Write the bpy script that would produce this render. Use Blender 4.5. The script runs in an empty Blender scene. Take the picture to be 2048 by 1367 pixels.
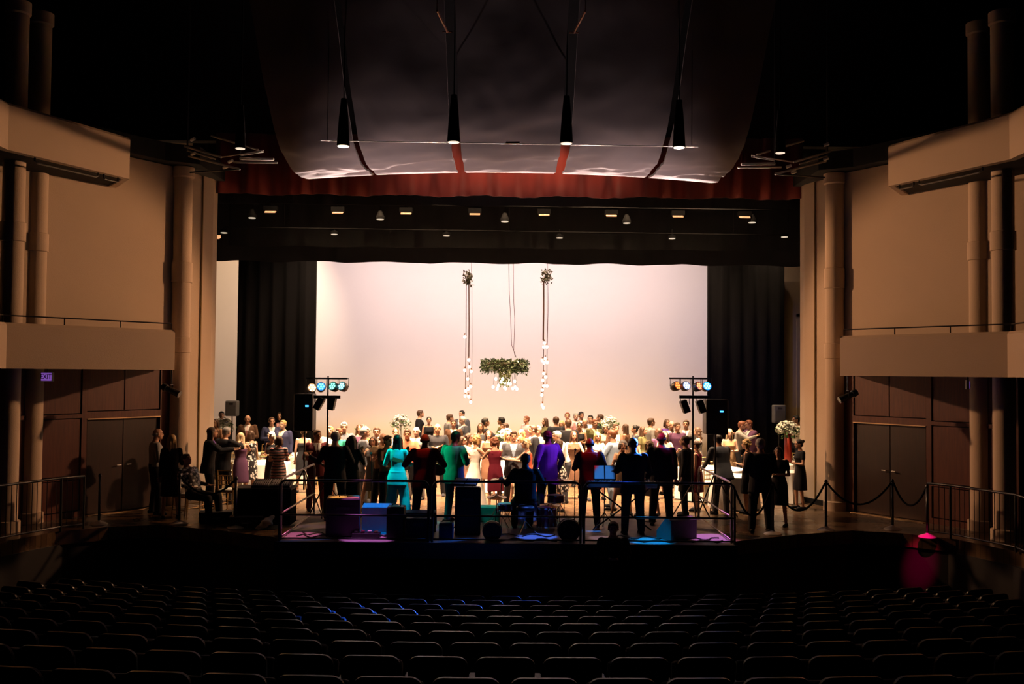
import bpy, bmesh, math, random
from mathutils import Vector, Matrix, Quaternion, noise
random.seed(7)
PI = math.pi
S = bpy.context.scene
COL = S.collection
V = Vector

# ---------------------------------------------------------------- camera
cam_data = bpy.data.cameras.new('camera')
cam = bpy.data.objects.new('camera', cam_data)
COL.objects.link(cam)
cam_data.lens = 35.0
cam_data.sensor_width = 36.0
cam_data.clip_end = 200
cam.matrix_world = (Matrix.Translation((0, 0, 3.05)) @ Matrix.Rotation(math.radians(-0.23), 4, 'Z')
                    @ Matrix.Rotation(math.radians(90 + 1.78), 4, 'X') @ Matrix.Rotation(math.radians(0.5), 4, 'Z'))
S.camera = cam
# ---------------------------------------------------------------- world, exposure
W = bpy.data.worlds.new('world'); S.world = W
W.use_nodes = True
W.node_tree.nodes['Background'].inputs[0].default_value = (0.5, 0.35, 0.4, 1)
W.node_tree.nodes['Background'].inputs[1].default_value = 0.0006
S.view_settings.view_transform = 'Standard'
S.view_settings.look = 'None'
S.view_settings.exposure = 0.0
S.view_settings.gamma = 1.0
S.view_settings.use_curve_mapping = False
S.cycles.max_bounces = 5
S.cycles.diffuse_bounces = 1
S.cycles.glossy_bounces = 2
S.cycles.use_denoising = True
S.cycles.sample_clamp_indirect = 4.0


# ---------------------------------------------------------------- lamps of the house
def aim(o, target):
    d = V(target) - o.location
    o.rotation_euler = d.to_track_quat('-Z', 'Y').to_euler()


def area(name, loc, target, sx, sy, power, color, spread=180):
    l = bpy.data.lights.new(name, 'AREA'); l.shape = 'RECTANGLE'
    l.size = sx; l.size_y = sy; l.energy = power; l.color = color
    l.spread = math.radians(spread)
    o = bpy.data.objects.new(name, l); COL.objects.link(o); o.location = loc; aim(o, target)
    return o


def spot(name, loc, target, half, power, color, blend=0.4, radius=0.08):
    l = bpy.data.lights.new(name, 'SPOT'); l.spot_size = math.radians(2 * half); l.spot_blend = blend
    l.energy = power; l.color = color; l.shadow_soft_size = radius
    o = bpy.data.objects.new(name, l); COL.objects.link(o); o.location = loc; aim(o, target)
    return o


WARM = (1.0, 0.76, 0.55)
area('cyc_light_top', (0, 30.4, 9.0), (0, 35.0, 3.6), 13.5, 0.6, 580, (1.0, 0.76, 0.74), 120)
area('cyc_light_foot', (0, 34.0, 0.25), (0, 35.0, 2.6), 13.2, 0.2, 125, (1.0, 0.52, 0.20))
area('stage_wash_rear', (0, 29.6, 8.8), (0, 31.0, 0), 12.0, 0.6, 400, (1.0, 0.66, 0.38), 80)
area('stage_wash_middle', (0, 27.95, 8.6), (0, 28.9, 0), 12.0, 0.6, 950, (1.0, 0.65, 0.37), 80)
area('stage_wash_front', (0, 25.35, 10.8), (0, 25.9, 0), 12.0, 0.4, 1700, (1.0, 0.64, 0.36), 42)
area('apron_wash', (0, 23.4, 8.2), (0, 24.4, 0), 10.2, 0.4, 2200, (1.0, 0.66, 0.40), 48)
spot('rear_wall_light_left', (-7.4, 31.0, 8.9), (-9.8, 36, 4.0), 40, 1500, (1.0, 0.72, 0.50), 0.6)
spot('rear_wall_light_right', (7.4, 28.8, 8.9), (10.2, 31.5, 4.0), 42, 800, (1.0, 0.66, 0.36), 0.6)
for s in (-1, 1):
    # house-side lamps on the first electric, aimed across the stage at the boxes
    spot('box_light', (-s * 4.9, 25.75, 6.7), (s * 8.5, 18.9, 2.6), 22, 3500, (1.0, 0.51, 0.25), 0.4, 0.2)
    spot('box_light_inner', (-s * 0.9, 23.4, 7.9), (s * 9.2, 18.4, 2.0), 25, 120, (1.0, 0.52, 0.30), 0.9, 0.3)
for x in (-3.0, -1.0, 1.4, 3.3):
    spot('valance_light', (x, 23.2, 8.75), (x * 0.5 + 0.1, 24.4, 7.75), 44, 170, (1.0, 0.58, 0.32), 1.0, 0.04)
for x in (-4.4, -2.2, 0, 2.2, 4.4):
    spot('canopy_bounce_fill', (x, 25.7, 6.55), (x * 1.0, 20.6, 7.5), 22, 2200, (1.0, 0.70, 0.62), 0.8, 0.02)  # unseen spots added to stand in for stage bounce on the canopy lip
for x in (-3.25, 3.2):
    spot('dance_floor_light', (x, 18.72, 7.15), (x * 0.3, 23.4, 0.9), 17, 5000, (1.0, 0.60, 0.34), 0.8, 0.03)
# ---------------------------------------------------------------- materials
MATS = {}


def mat(name, col, rough=0.7, metal=0.0, vary=0.12, scale=6.0, emit=None, power=0.0, bump=0.0, bscale=40.0,
        coat=0.0, spec=0.5, sheen=0.0):
    if name in MATS:
        return MATS[name]
    m = bpy.data.materials.new(name); m.use_nodes = True
    nt = m.node_tree; b = nt.nodes['Principled BSDF']
    b.inputs['Roughness'].default_value = rough
    b.inputs['Metallic'].default_value = metal
    b.inputs['Specular IOR Level'].default_value = spec
    b.inputs['Coat Weight'].default_value = coat
    if sheen: b.inputs['Sheen Weight'].default_value = sheen
    tc = nt.nodes.new('ShaderNodeTexCoord')
    n = nt.nodes.new('ShaderNodeTexNoise'); n.inputs['Scale'].default_value = scale
    n.inputs['Detail'].default_value = 3
    nt.links.new(tc.outputs['Object'], n.inputs['Vector'])
    mx = nt.nodes.new('ShaderNodeMix'); mx.data_type = 'RGBA'
    c = V(col)
    mx.inputs[6].default_value = (*(c * (1 - vary)), 1)
    mx.inputs[7].default_value = (*[min(1, x) for x in c * (1 + vary)], 1)
    nt.links.new(n.outputs['Fac'], mx.inputs[0])
    nt.links.new(mx.outputs[2], b.inputs['Base Color'])
    if bump:
        n2 = nt.nodes.new('ShaderNodeTexNoise'); n2.inputs['Scale'].default_value = bscale
        nt.links.new(tc.outputs['Object'], n2.inputs['Vector'])
        bp = nt.nodes.new('ShaderNodeBump'); bp.inputs['Strength'].default_value = bump
        bp.inputs['Distance'].default_value = 0.02
        nt.links.new(n2.outputs['Fac'], bp.inputs['Height'])
        nt.links.new(bp.outputs['Normal'], b.inputs['Normal'])
    if emit:
        b.inputs['Emission Color'].default_value = (*emit, 1)
        b.inputs['Emission Strength'].default_value = power
    MATS[name] = m
    return m


def wood_mat(name, c1, c2, rough, scale=(1, 1, 12), coat=0.0, axis_scale=3.0, vertical=True):
    m = bpy.data.materials.new(name); m.use_nodes = True; nt = m.node_tree; b = nt.nodes['Principled BSDF']
    tc = nt.nodes.new('ShaderNodeTexCoord'); mp = nt.nodes.new('ShaderNodeMapping')
    mp.inputs['Scale'].default_value = (9, 9, 0.7) if vertical else scale
    nt.links.new(tc.outputs['Object'], mp.inputs[0])
    n = nt.nodes.new('ShaderNodeTexNoise'); n.inputs['Scale'].default_value = axis_scale; n.inputs['Detail'].default_value = 6
    nt.links.new(mp.outputs[0], n.inputs['Vector'])
    r = nt.nodes.new('ShaderNodeValToRGB')
    r.color_ramp.elements[0].position = 0.3; r.color_ramp.elements[0].color = (*c1, 1)
    r.color_ramp.elements[1].position = 0.7; r.color_ramp.elements[1].color = (*c2, 1)
    nt.links.new(n.outputs['Fac'], r.inputs[0]); nt.links.new(r.outputs[0], b.inputs['Base Color'])
    b.inputs['Roughness'].default_value = rough; b.inputs['Coat Weight'].default_value = coat
    b.inputs['Coat Roughness'].default_value = 0.15
    return m


def floor_mat():
    m = bpy.data.materials.new('stage_boards'); m.use_nodes = True; nt = m.node_tree; b = nt.nodes['Principled BSDF']
    tc = nt.nodes.new('ShaderNodeTexCoord')
    br = nt.nodes.new('ShaderNodeTexBrick'); br.inputs['Scale'].default_value = 1.0
    br.inputs['Brick Width'].default_value = 2.4; br.inputs['Row Height'].default_value = 0.12
    br.inputs['Mortar Size'].default_value = 0.004
    br.inputs['Color1'].default_value = (0.075, 0.043, 0.024, 1); br.inputs['Color2'].default_value = (0.12, 0.072, 0.038, 1)
    br.inputs['Mortar'].default_value = (0.02, 0.012, 0.008, 1)
    nt.links.new(tc.outputs['Object'], br.inputs['Vector']); nt.links.new(br.outputs['Color'], b.inputs['Base Color'])
    n = nt.nodes.new('ShaderNodeTexNoise'); n.inputs['Scale'].default_value = 1.7
    mr = nt.nodes.new('ShaderNodeMapRange'); mr.inputs[3].default_value = 0.16; mr.inputs[4].default_value = 0.40
    nt.links.new(tc.outputs['Object'], n.inputs['Vector'])
    nt.links.new(n.outputs['Fac'], mr.inputs[0]); nt.links.new(mr.outputs[0], b.inputs['Roughness'])
    return m


PLASTER = mat('plaster', (0.64, 0.49, 0.36), 0.85, vary=0.05, scale=1.5, bump=0.15, bscale=60)
PLASTER_REAR = mat('rear_plaster', (0.72, 0.62, 0.50), 0.85, vary=0.04, scale=1.0)
BLACK = mat('black_paint', (0.008, 0.008, 0.009), 0.8, spec=0.2)
VELOUR = mat('black_velour', (0.0045, 0.0045, 0.006), 0.95, spec=0.1, scale=3, vary=0.3)
RED = mat('red_velour', (0.12, 0.009, 0.004), 0.75, vary=0.25, scale=2.5, spec=0.2, sheen=0.3)
CYC = mat('cyclorama_cloth', (0.80, 0.77, 0.74), 0.95, vary=0.02, scale=1.2, spec=0.1)
WOODP = wood_mat('panel_wood', (0.072, 0.013, 0.007), (0.12, 0.026, 0.012), 0.5)
WOODD = wood_mat('door_wood', (0.016, 0.0035, 0.003), (0.028, 0.006, 0.004), 0.45)
BOARDS = floor_mat()
CARPET = mat('dark_carpet', (0.012, 0.010, 0.012), 0.95, spec=0.1)
STEEL = mat('brushed_steel', (0.72, 0.70, 0.68), 0.38, metal=0.5)
PIPE = mat('grey_pipe', (0.62, 0.56, 0.50), 0.5)
MATTE = mat('matte_black_metal', (0.0016, 0.0016, 0.002), 0.8, spec=0.04)
BLKMET = mat('black_metal', (0.012, 0.012, 0.014), 0.35, spec=0.6)
BLKPLA = mat('black_plastic', (0.010, 0.010, 0.011), 0.45)
GREYPLA = mat('grey_plastic', (0.10, 0.10, 0.11), 0.6)
WHITE = mat('white_plastic', (0.75, 0.72, 0.68), 0.5)
LINEN = mat('white_linen', (0.80, 0.76, 0.70), 0.9, vary=0.04)
GOLD = mat('gold_chair_paint', (0.52, 0.34, 0.13), 0.38, metal=0.4)
DOOR_GLINT = mat('door_glint', (0.7, 0.5, 0.3), 0.35, metal=1.0)  # bright metal standing for light along the frame and under the doors
CANOPY = mat('canopy_fabric', (0.11, 0.092, 0.098), 0.8, vary=0.15, scale=2.0, bump=0.25, bscale=2.2)
LEAF = mat('leaf_green', (0.045, 0.075, 0.025), 0.6, vary=0.5, scale=9)
PETAL = mat('white_petals', (0.86, 0.84, 0.74), 0.8, vary=0.08, scale=14)
BULB = mat('lit_bulb', (1, 0.9, 0.7), 0.4, emit=(1.0, 0.86, 0.62), power=14)


# ---------------------------------------------------------------- mesh helpers
def finish(name, bm, material, parent=None, smooth=False, loc=None, rz=0.0, auto=False, mats=None):
    bmesh.ops.recalc_face_normals(bm, faces=bm.faces[:])
    me = bpy.data.meshes.new(name); bm.to_mesh(me); bm.free()
    if smooth:
        me.shade_smooth()
        if auto:
            try: me.set_sharp_from_angle(angle=math.radians(38))
            except Exception: pass
    for mm in (mats or [material]): me.materials.append(mm)
    o = bpy.data.objects.new(name, me); COL.objects.link(o)
    if parent: o.parent = parent
    if loc is not None: o.location = loc
    if rz: o.rotation_euler = (0, 0, rz)
    return o


def tag(o, label, cat, group=None, kind=None):
    o['label'] = label; o['category'] = cat
    if group: o['group'] = group
    if kind: o['kind'] = kind
    return o


def struct(name, bm, material, **k):
    o = finish(name, bm, material, **k)
    if not o.parent: o['kind'] = 'structure'
    return o


def thing(name, label, cat, loc=(0, 0, 0), rz=0.0, group=None):
    o = bpy.data.objects.new(name, None); COL.objects.link(o)
    o.location = loc; o.rotation_euler = (0, 0, rz); o.empty_display_size = 0.1
    return tag(o, label, cat, group)


def copy_tree(o, parent=None):
    c = o.copy(); COL.objects.link(c); c.parent = parent
    for ch in o.children: copy_tree(ch, c)
    return c


def B(): return bmesh.new()


def box(bm, c, s, M=None, mi=0):
    r = bmesh.ops.create_cube(bm, size=1.0)
    T = Matrix.Translation(c) @ Matrix.Diagonal((*s, 1))
    if M is not None: T = M @ T
    bmesh.ops.transform(bm, matrix=T, verts=r['verts'])
    if mi:
        for f in {f for v in r['verts'] for f in v.link_faces}: f.material_index = mi
    return r['verts']


def bevel_box(bm, c, s, w=0.02, M=None):
    t = B(); box(t, c, s, M)
    bmesh.ops.bevel(t, geom=t.edges[:], offset=w, segments=2, affect='EDGES', profile=0.5)
    me = bpy.data.meshes.new('t'); t.to_mesh(me); t.free(); bm.from_mesh(me); bpy.data.meshes.remove(me)


def prism(bm, pts, z0, z1):
    a = [bm.verts.new((x, y, z0)) for x, y in pts]; b = [bm.verts.new((x, y, z1)) for x, y in pts]
    n = len(pts)
    bm.faces.new(a[::-1]); bm.faces.new(b)
    for i in range(n): bm.faces.new((a[i], a[(i + 1) % n], b[(i + 1) % n], b[i]))


def frame_of(d, up=V((0, 0, 1))):
    d = d.normalized()
    if abs(d.dot(up)) > 0.98: up = V((1, 0, 0)) if abs(d.x) < 0.9 else V((0, 1, 0))
    x = up.cross(d).normalized(); y = d.cross(x)
    return x, y


def tube(bm, pts, r, seg=6, cap=True):
    pts = [V(p) for p in pts]; rings = []
    n = len(pts)
    for i, p in enumerate(pts):
        d = (pts[min(i + 1, n - 1)] - pts[max(i - 1, 0)])
        x, y = frame_of(d)
        if rings and (x.dot(px) < 0): x, y = -x, -y
        px = x
        rr = r[i] if isinstance(r, (list, tuple)) else r
        rings.append([bm.verts.new(p + (x * math.cos(2 * PI * k / seg) + y * math.sin(2 * PI * k / seg)) * rr) for k in range(seg)])
    for a, b in zip(rings, rings[1:]):
        for k in range(seg):
            bm.faces.new((a[k], a[(k + 1) % seg], b[(k + 1) % seg], b[k]))
    if cap:
        bm.faces.new(rings[0][::-1]); bm.faces.new(rings[-1])


def loft(bm, rings, cap=True):
    R = [[bm.verts.new(p) for p in ring] for ring in rings]
    n = len(R[0])
    for a, b in zip(R, R[1:]):
        for k in range(n): bm.faces.new((a[k], a[(k + 1) % n], b[(k + 1) % n], b[k]))
    if cap: bm.faces.new(R[0][::-1]); bm.faces.new(R[-1])


def lathe(bm, prof, seg=16, c=(0, 0, 0)):
    c = V(c)
    loft(bm, [[c + V((r * math.cos(2 * PI * k / seg), r * math.sin(2 * PI * k / seg), z)) for k in range(seg)] for r, z in prof])


def ell(bm, c, r, M=None, u=12, v=8):
    q = bmesh.ops.create_uvsphere(bm, u_segments=u, v_segments=v, radius=1.0)
    T = Matrix.Translation(c) @ Matrix.Diagonal((*r, 1))
    if M is not None: T = M @ T
    bmesh.ops.transform(bm, matrix=T, verts=q['verts'])


def sheet(bm, pts, thick):
    """grid of points pts[i][j] given a thickness along y"""
    n, m = len(pts), len(pts[0])
    A = [[bm.verts.new(p) for p in row] for row in pts]
    Bk = [[bm.verts.new(V(p) + V((0, thick, 0))) for p in row] for row in pts]
    for i in range(n - 1):
        for j in range(m - 1):
            bm.faces.new((A[i][j], A[i][j + 1], A[i + 1][j + 1], A[i + 1][j]))
            bm.faces.new((Bk[i][j], Bk[i + 1][j], Bk[i + 1][j + 1], Bk[i][j + 1]))
    for i in range(n - 1):
        for j in (0, m - 1): bm.faces.new((A[i][j], A[i + 1][j], Bk[i + 1][j], Bk[i][j]))
    for j in range(m - 1):
        for i in (0, n - 1): bm.faces.new((A[i][j], A[i][j + 1], Bk[i][j + 1], Bk[i][j]))


def curtain(bm, x0, x1, y, z0, z1, amp, wave, thick=0.02, sag=0.0, dx=None, seed=0, jag=0.03):
    dx = dx or wave / 8
    n = max(3, int((x1 - x0) / dx)); pts = []
    rnd = random.Random(seed)
    ph = [rnd.uniform(0, 6) for _ in range(5)]
    for i in range(n + 1):
        x = x0 + (x1 - x0) * i / n
        a = math.sin(x * 2 * PI / wave + 1.3 * math.sin(x * 1.9 + ph[0]) + ph[1])
        yy = y + amp * (a + 0.35 * math.sin(x * 2 * PI / wave * 2.3 + ph[2]))
        zb = z0 + jag * (a * 0.5 + math.sin(x * 3.1 + ph[3])) + sag * (1 - ((2 * x - x0 - x1) / (x1 - x0)) ** 2)
        pts.append([V((x, yy, zb)), V((x, yy * 0.6 + y * 0.4, (zb + z1) / 2)), V((x, yy * 0.5 + y * 0.5, z1))])
    sheet(bm, pts, thick)


def rail_posts(bm, path, z0, z1, r, step):
    out = []
    for a, b in zip(path, path[1:]):
        a, b = V((*a, 0)), V((*b, 0)); n = max(1, int((b - a).length / step))
        for i in range(n): out.append(a.lerp(b, i / n))
    out.append(V((*path[-1], 0)))
    for p in out: tube(bm, [p + V((0, 0, z0)), p + V((0, 0, z1))], r, 5)


def X(px, d, y=900): return (px - 1016 + 0.0087 * (y - 745)) / 1991.0 * d
def hor(px): return 745 + 0.0087 * (px - 1016)
def Z(px, py, d): return 3.05 - (py - hor(px)) / 1991.0 * d


# ---------------------------------------------------------------- the house: floors
edge = [(-8.85, 16.4), (-8.97, 17.4), (-8.45, 18.8), (-7.7, 19.45), (-6.84, 19.75), (-5.6, 19.2), (-4.6, 18.6), (-4.1, 18.3)]
pts = [(-13, 36.3), (-13, 16.4)] + edge + [(-x, y) for x, y in edge[::-1]] + [(13, 16.4), (13, 36.3)]
bm = B(); prism(bm, pts, -0.25, 0.0)
struct('floor', bm, BOARDS)
bm = B()                                    # apron front: the vertical face under the stage edge
ins = [(x * 0.99, y + 0.12) for x, y in [(-13, 16.4)] + edge + [(-x, y) for x, y in edge[::-1]] + [(13, 16.4)]]
prism(bm, ins + [(13, 20.5), (-13, 20.5)], -2.6, -0.25)
struct('wall_apron', bm, mat('apron_paint', (0.006, 0.0025, 0.0035), 0.6))


def zf(d):                                  # house floor height at depth d on the centre line
    return max(-1.62, 0.0 - (d - 7.45) * 0.154)


CY = 42.0
bm = B()
nr, na = 26, 30
G = []
for i in range(nr):
    d = -3 + 24.0 * i / (nr - 1); R = CY - d; row = []
    for j in range(na):
        a = math.radians(-24 + 48 * j / (na - 1))
        row.append(bm.verts.new((R * math.sin(a), CY - R * math.cos(a), zf(d))))
    G.append(row)
for i in range(nr - 1):
    for j in range(na - 1): bm.faces.new((G[i][j], G[i][j + 1], G[i + 1][j + 1], G[i + 1][j]))
struct('floor_house', bm, CARPET)
bm = B(); box(bm, (0, 14, 13.6), (34, 56, 0.3)); struct('ceiling', bm, BLACK)
bm = B(); box(bm, (0, -5.6, 5.4), (34, 0.3, 17)); struct('wall_back', bm, BLACK)
for s in (-1, 1):
    n = 'left' if s < 0 else 'right'
    bm = B(); box(bm, (s * 12.9, 6.5, 5.4), (0.3, 24, 17)); struct('wall_house_' + n, bm, BLACK)
    bm = B()
    box(bm, (s * 11.8, 18.9, 6.7), (0.3, 7, 13.6), ); struct('wall_recess_' + n, bm, BLACK)
# stage house rear wall
bm = B(); box(bm, (0, 36.6, 6), (27, 0.3, 12.5)); struct('wall_rear', bm, PLASTER_REAR)
bm = B(); box(bm, (-13.1, 30.5, 6), (0.3, 12.5, 12.5)); struct('wall_stage_left', bm, PLASTER_REAR)
OCHRE = mat('ochre_plaster', (0.60, 0.44, 0.24), 0.85, vary=0.05, scale=1.5)
bm = B(); box(bm, (10.15, 31.1, 2.98), (3.5, 0.3, 5.96)); box(bm, (10.15, 31.5, 6.6), (3.5, 0.3, 1.5)); struct('wall_stage_right', bm, OCHRE)
bm = B()
for (a, b, c, d_) in ((8.98, 9.08, 0.1, 4.95), (8.98, 10.4, 4.87, 4.95)):
    box(bm, ((a + b) / 2, 30.92, (c + d_) / 2), (b - a, 0.06, d_ - c))
struct('trim_1', bm, OCHRE)
bm = B(); box(bm, (8.46, 30.9, 2.98), (0.07, 0.1, 5.96)); struct('trim_2', bm, mat('white_trim', (0.8, 0.76, 0.72), 0.6))

# proscenium header
bm = B()
box(bm, (0, 24.75, 11.2), (26, 0.3, 4.9))
struct('wall_proscenium', bm, BLACK)


# ---------------------------------------------------------------- side walls with boxes
def fbox(bm, F, u0, u1, v0, v1, z0, z1):
    vs = [bm.verts.new(F(u, v, z)) for z in (z0, z1) for u, v in ((u0, v0), (u1, v0), (u1, v1), (u0, v1))]
    for q in ((0, 1, 2, 3), (7, 6, 5, 4), (0, 4, 5, 1), (1, 5, 6, 2), (2, 6, 7, 3), (3, 7, 4, 0)): bm.faces.new([vs[i] for i in q])


def parapet(bm, s, pts, z0, z1, th):
    """a wall of thickness th along a polyline; the thickness lies to the outer side"""
    P = [V((x, y, 0)) for x, y in pts]; N = []
    for i in range(len(P)):
        a = P[min(i + 1, len(P) - 1)] - P[max(i - 1, 0)]
        N.append(V((-a.y, a.x, 0)).normalized())
    N = [n * -1 for n in N]
    rnd = 0.05
    prof = [(0, z0), (0, z1 - rnd), (rnd, z1), (th, z1), (th, z0)]
    rings = []
    for p, n in zip(P, N):
        rings.append([V((s * (p - n * o).x, (p - n * o).y, z)) for o, z in prof])
    loft(bm, rings)


def side(s):
    nm = 'left' if s < 0 else 'right'
    W0, W1 = V((s * 7.75, 22.45, 0)), V((s * 9.9, 19.05, 0))
    U = (W1 - W0).normalized(); L = (W1 - W0).length
    N = V((-s * 0.845, -0.534, 0))

    def F(u, v, z): return W0 + U * u + N * v + V((0, 0, z))
    bm = B(); fbox(bm, F, -0.25, L + 0.6, -0.3, 0, 3.05, 7.68)
    struct('wall_' + nm, bm, PLASTER)
    bm = B(); fbox(bm, F, -0.25, L + 0.6, -0.42, -0.12, 0, 3.2)
    struct('wall_lower_' + nm, bm, WOODD)
    # panelling frame: stiles, rails and raised fields
    bm = B()
    for a, b, z0, z1 in ((-0.2, 0.06, 0, 3.05), (1.9, 2.02, 0, 3.05), (3.75, 3.9, 0, 3.05)): fbox(bm, F, a, b, -0.12, 0.0, z0, z1)
    for a, b, z0, z1 in ((0.06, 1.9, 2.02, 2.16), (2.02, 3.75, 2.04, 2.12), (2.02, 3.75, 0.78, 0.84), (2.02, 3.75, 0, 0.12)): fbox(bm, F, a, b, -0.12, 0.0, z0, z1)
    for a, b, z0, z1 in ((0.08, 0.97, 2.18, 3.05), (1.0, 1.88, 2.18, 3.05), (2.04, 3.73, 2.14, 3.05), (2.04, 3.73, 0.86, 2.02), (2.04, 3.73, 0.14, 0.76)):
        fbox(bm, F, a, b, -0.12, -0.025, z0, z1)
    struct('wall_panelling_' + nm, bm, WOODP)
    # double door
    d = thing('door_' + ('1' if s < 0 else '2'), 'dark wooden double door set into the panelled wall under the ' + nm + ' box', 'door')
    d['kind'] = 'structure'
    for a, b in ((0.10, 0.965), (0.985, 1.85)):
        bm = B(); fbox(bm, F, a, b, -0.115, -0.06, 0.02, 2.0); lf = finish('door_leaf', bm, WOODD, d)
        hx = 0.9 if a < 0.5 else 1.05
        bm = B(); tube(bm, [F(hx, -0.05, 1.0), F(hx, 0.0, 1.0), F(hx + (-0.1 if a < .5 else .1), 0.0, 1.0)], 0.011); finish('handle', bm, STEEL, lf)
    bm = B(); fbox(bm, F, 0.06, 1.9, -0.06, 0.02, 2.0, 2.02); finish('lintel_glint', bm, DOOR_GLINT, d)  # strip added for the reflection along the top of the door frame
    bm = B(); fbox(bm, F, 0.06, 1.9, -0.02, 0.12, 0.0, 0.012); finish('door_gap_glow', bm, DOOR_GLINT, d)  # bright strip added in place of light showing under the door
    # light switch plate
    p = F(3.05, 0, 1.0)
    bm = B(); fbox(bm, F, 3.0, 3.1, 0, 0.012, 0.96, 1.12)
    tag(finish('switch_plate', bm, WHITE), 'small white switch plate on the wood panelling beside the ' + ('exit sign columns, left wall' if s < 0 else 'exit sign columns, right wall'), 'switch plate')
    # splayed proscenium reveal with seams
    bm = B()
    a, m_, b = V((s * 7.2, 24.15, 0)), V((s * 7.33, 23.75, 0)), V((s * 7.75, 22.6, 0))
    prism(bm, [(a.x, a.y), (m_.x, m_.y), (s * 7.36, 23.74), (b.x, b.y), (s * 8.6, 22.8), (s * 13, 24.3), (s * 13, 24.5), (a.x, 24.5)], 0, 7.98)
    struct('wall_reveal_' + nm, bm, PLASTER)
    bm = B()
    for q in (0.34, 0.62):
        c = m_.lerp(b, q * 0.6 - 0.2 if q < .5 else q * 0.5); bb = V((s * 0.02, 0.02, 0))
    tube(bm, [m_ + V((-s * 0.004, -0.01, 0.1)), m_ + V((-s * 0.004, -0.01, 7.95))], 0.016, 6)
    struct('trim_seam_' + nm, bm, mat('seam_paint', (0.32, 0.22, 0.09), 0.8))
    bm = B(); a2 = V((s * 7.17, 24.15)); 
    prism(bm, [(s * 7.17, 24.12), (s * 7.3, 23.73), (s * 7.45, 23.2), (s * 7.5, 23.2), (s * 7.4, 23.75), (s * 7.22, 24.2)], 0, 0.12)
    struct('baseboard_' + nm, bm, BLACK)
    # columns
    def column(c, r, ztop, sleeves, label):
        t = thing('column', label, 'column', (c[0], c[1], 0)); t['kind'] = 'structure'
        bm = B(); lathe(bm, [(r, 0.2), (r, ztop)], 28); finish('shaft', bm, PLASTER, t, smooth=True, auto=True)
        bm = B(); lathe(bm, [(r + 0.05, 0), (r + 0.05, 0.2), (r, 0.215)], 28); finish('base', bm, PLASTER, t, smooth=True, auto=True)
        bm = B(); lathe(bm, [(r, ztop - 0.25), (r + 0.035, ztop - 0.22), (r + 0.035, ztop), (r, ztop + 0.01)], 28); finish('cap', bm, PLASTER, t, smooth=True, auto=True)
        for z0, z1 in sleeves:
            bm = B(); lathe(bm, [(r - 0.01, z0 - .015), (r + 0.028, z0), (r + 0.028, z1), (r - .01, z1 + .015)], 28); finish('sleeve', bm, PLASTER, t, smooth=True, auto=True)
    column((s * 7.47, 22.72), 0.21, 7.68, [(3.45, 3.78), (5.05, 5.5)], f'large round cream column beside the {nm} edge of the stage opening')
    column((s * 9.46, 19.9), 0.20, 10.2, [(5.4, 5.75)], f'round cream column of the {nm} pair, the one nearer the wood doors')
    column((s * 9.36, 18.75), 0.20, 10.0, [(5.45, 5.8)], f'round cream column of the {nm} pair, the one farther from the wood doors')
    # boxes
    for q, (z0, z1, pp, slab, hgt) in enumerate((
            (3.05, 3.86, [(6.75, 20.2), (8.8, 17.5), (8.72, 16.0)], [(6.9, 20.25), (8.9, 17.6), (8.85, 16), (11.6, 16), (11.6, 19), (9.9, 19.05), (7.9, 22.2)], 'lower'),
            (6.93, 7.78, [(7.74, 20.2), (8.91, 17.6), (8.87, 16.0)], [(7.85, 20.3), (9.0, 17.7), (9.0, 16), (11.6, 16), (11.6, 19), (9.6, 19.55), (8.55, 21.15)], 'upper'))):
        t = thing('box_balcony', f'{hgt} cream box balcony on the {nm} side wall', 'balcony'); t['kind'] = 'structure'
        bm = B(); parapet(bm, s, pp, z0, z1, 0.16 ); finish('parapet', bm, PLASTER, t)
        bm = B(); e0 = pp[0]; e1 = slab[-1]
        prism(bm, [(s * e0[0], e0[1]), (s * (e0[0] + .15), e0[1] + .06), (s * e1[0], e1[1]), (s * (e1[0] - .12), e1[1] + .1)], z0, z1); finish('end_wall', bm, PLASTER, t)
        bm = B(); prism(bm, [(s * x, y) for x, y in slab], z0 + 0.03, z0 + 0.16); finish('balcony_floor', bm, BLACK, t)
        if q == 0:
            path = [(s * (x + .09), y + .03) for x, y in pp]
            bm = B(); rail_posts(bm, path, z1 - .02, z1 + .13, 0.012, 1.1)
            tube(bm, [V((*p, z1 + .13)) for p in path], 0.014, 6); finish('rail', bm, BLKMET, t)
        else:
            def bez(t0, t1, zz, off):
                a, b = V((s * pp[0][0], pp[0][1], 0)), V((s * pp[1][0], pp[1][1], 0))
                return a.lerp(b, t0) + V((s * off, 0, zz)), a.lerp(b, t1) + V((s * off, 0, zz))
            for t0, t1 in ((0.05, 0.18), (0.23, 0.75)):
                a, b = bez(t0, t1, z0, .12)
                bm = B(); tube(bm, [a, a - V((0, 0, .06)), a + (b - a) * .04 - V((0, 0, .09)), b + (a - b) * .04 - V((0, 0, .09)), b - V((0, 0, .06)), b], 0.02, 6)
                finish('hanging_pipe', bm, BLKMET, t)
    # soffit above the upper wall
    bm = B(); prism(bm, [(s * 7.0, 24.4), (s * 7.0, 22.4), (s * 7.65, 22.0), (s * 9.9, 18.6), (s * 12.8, 18.6), (s * 12.8, 24.4)], 7.70, 8.1)
    struct('ceiling_soffit_' + nm, bm, BLACK)
    # exit sign under the box, on a bracket
    px, py = X(98 if s < 0 else 1936, 18.9, 755), 18.9
    t = thing('exit_sign', f'illuminated exit sign hanging under the lower {nm} box beside the columns', 'exit sign', (px, py, 2.90), 0)
    rot = Matrix.Rotation(s * (0.35 if s < 0 else 1.25), 4, 'Z')
    bm = B(); box(bm, (0, 0, 0), (0.27, 0.05, 0.17), rot); finish('housing', bm, WHITE, t)
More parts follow.
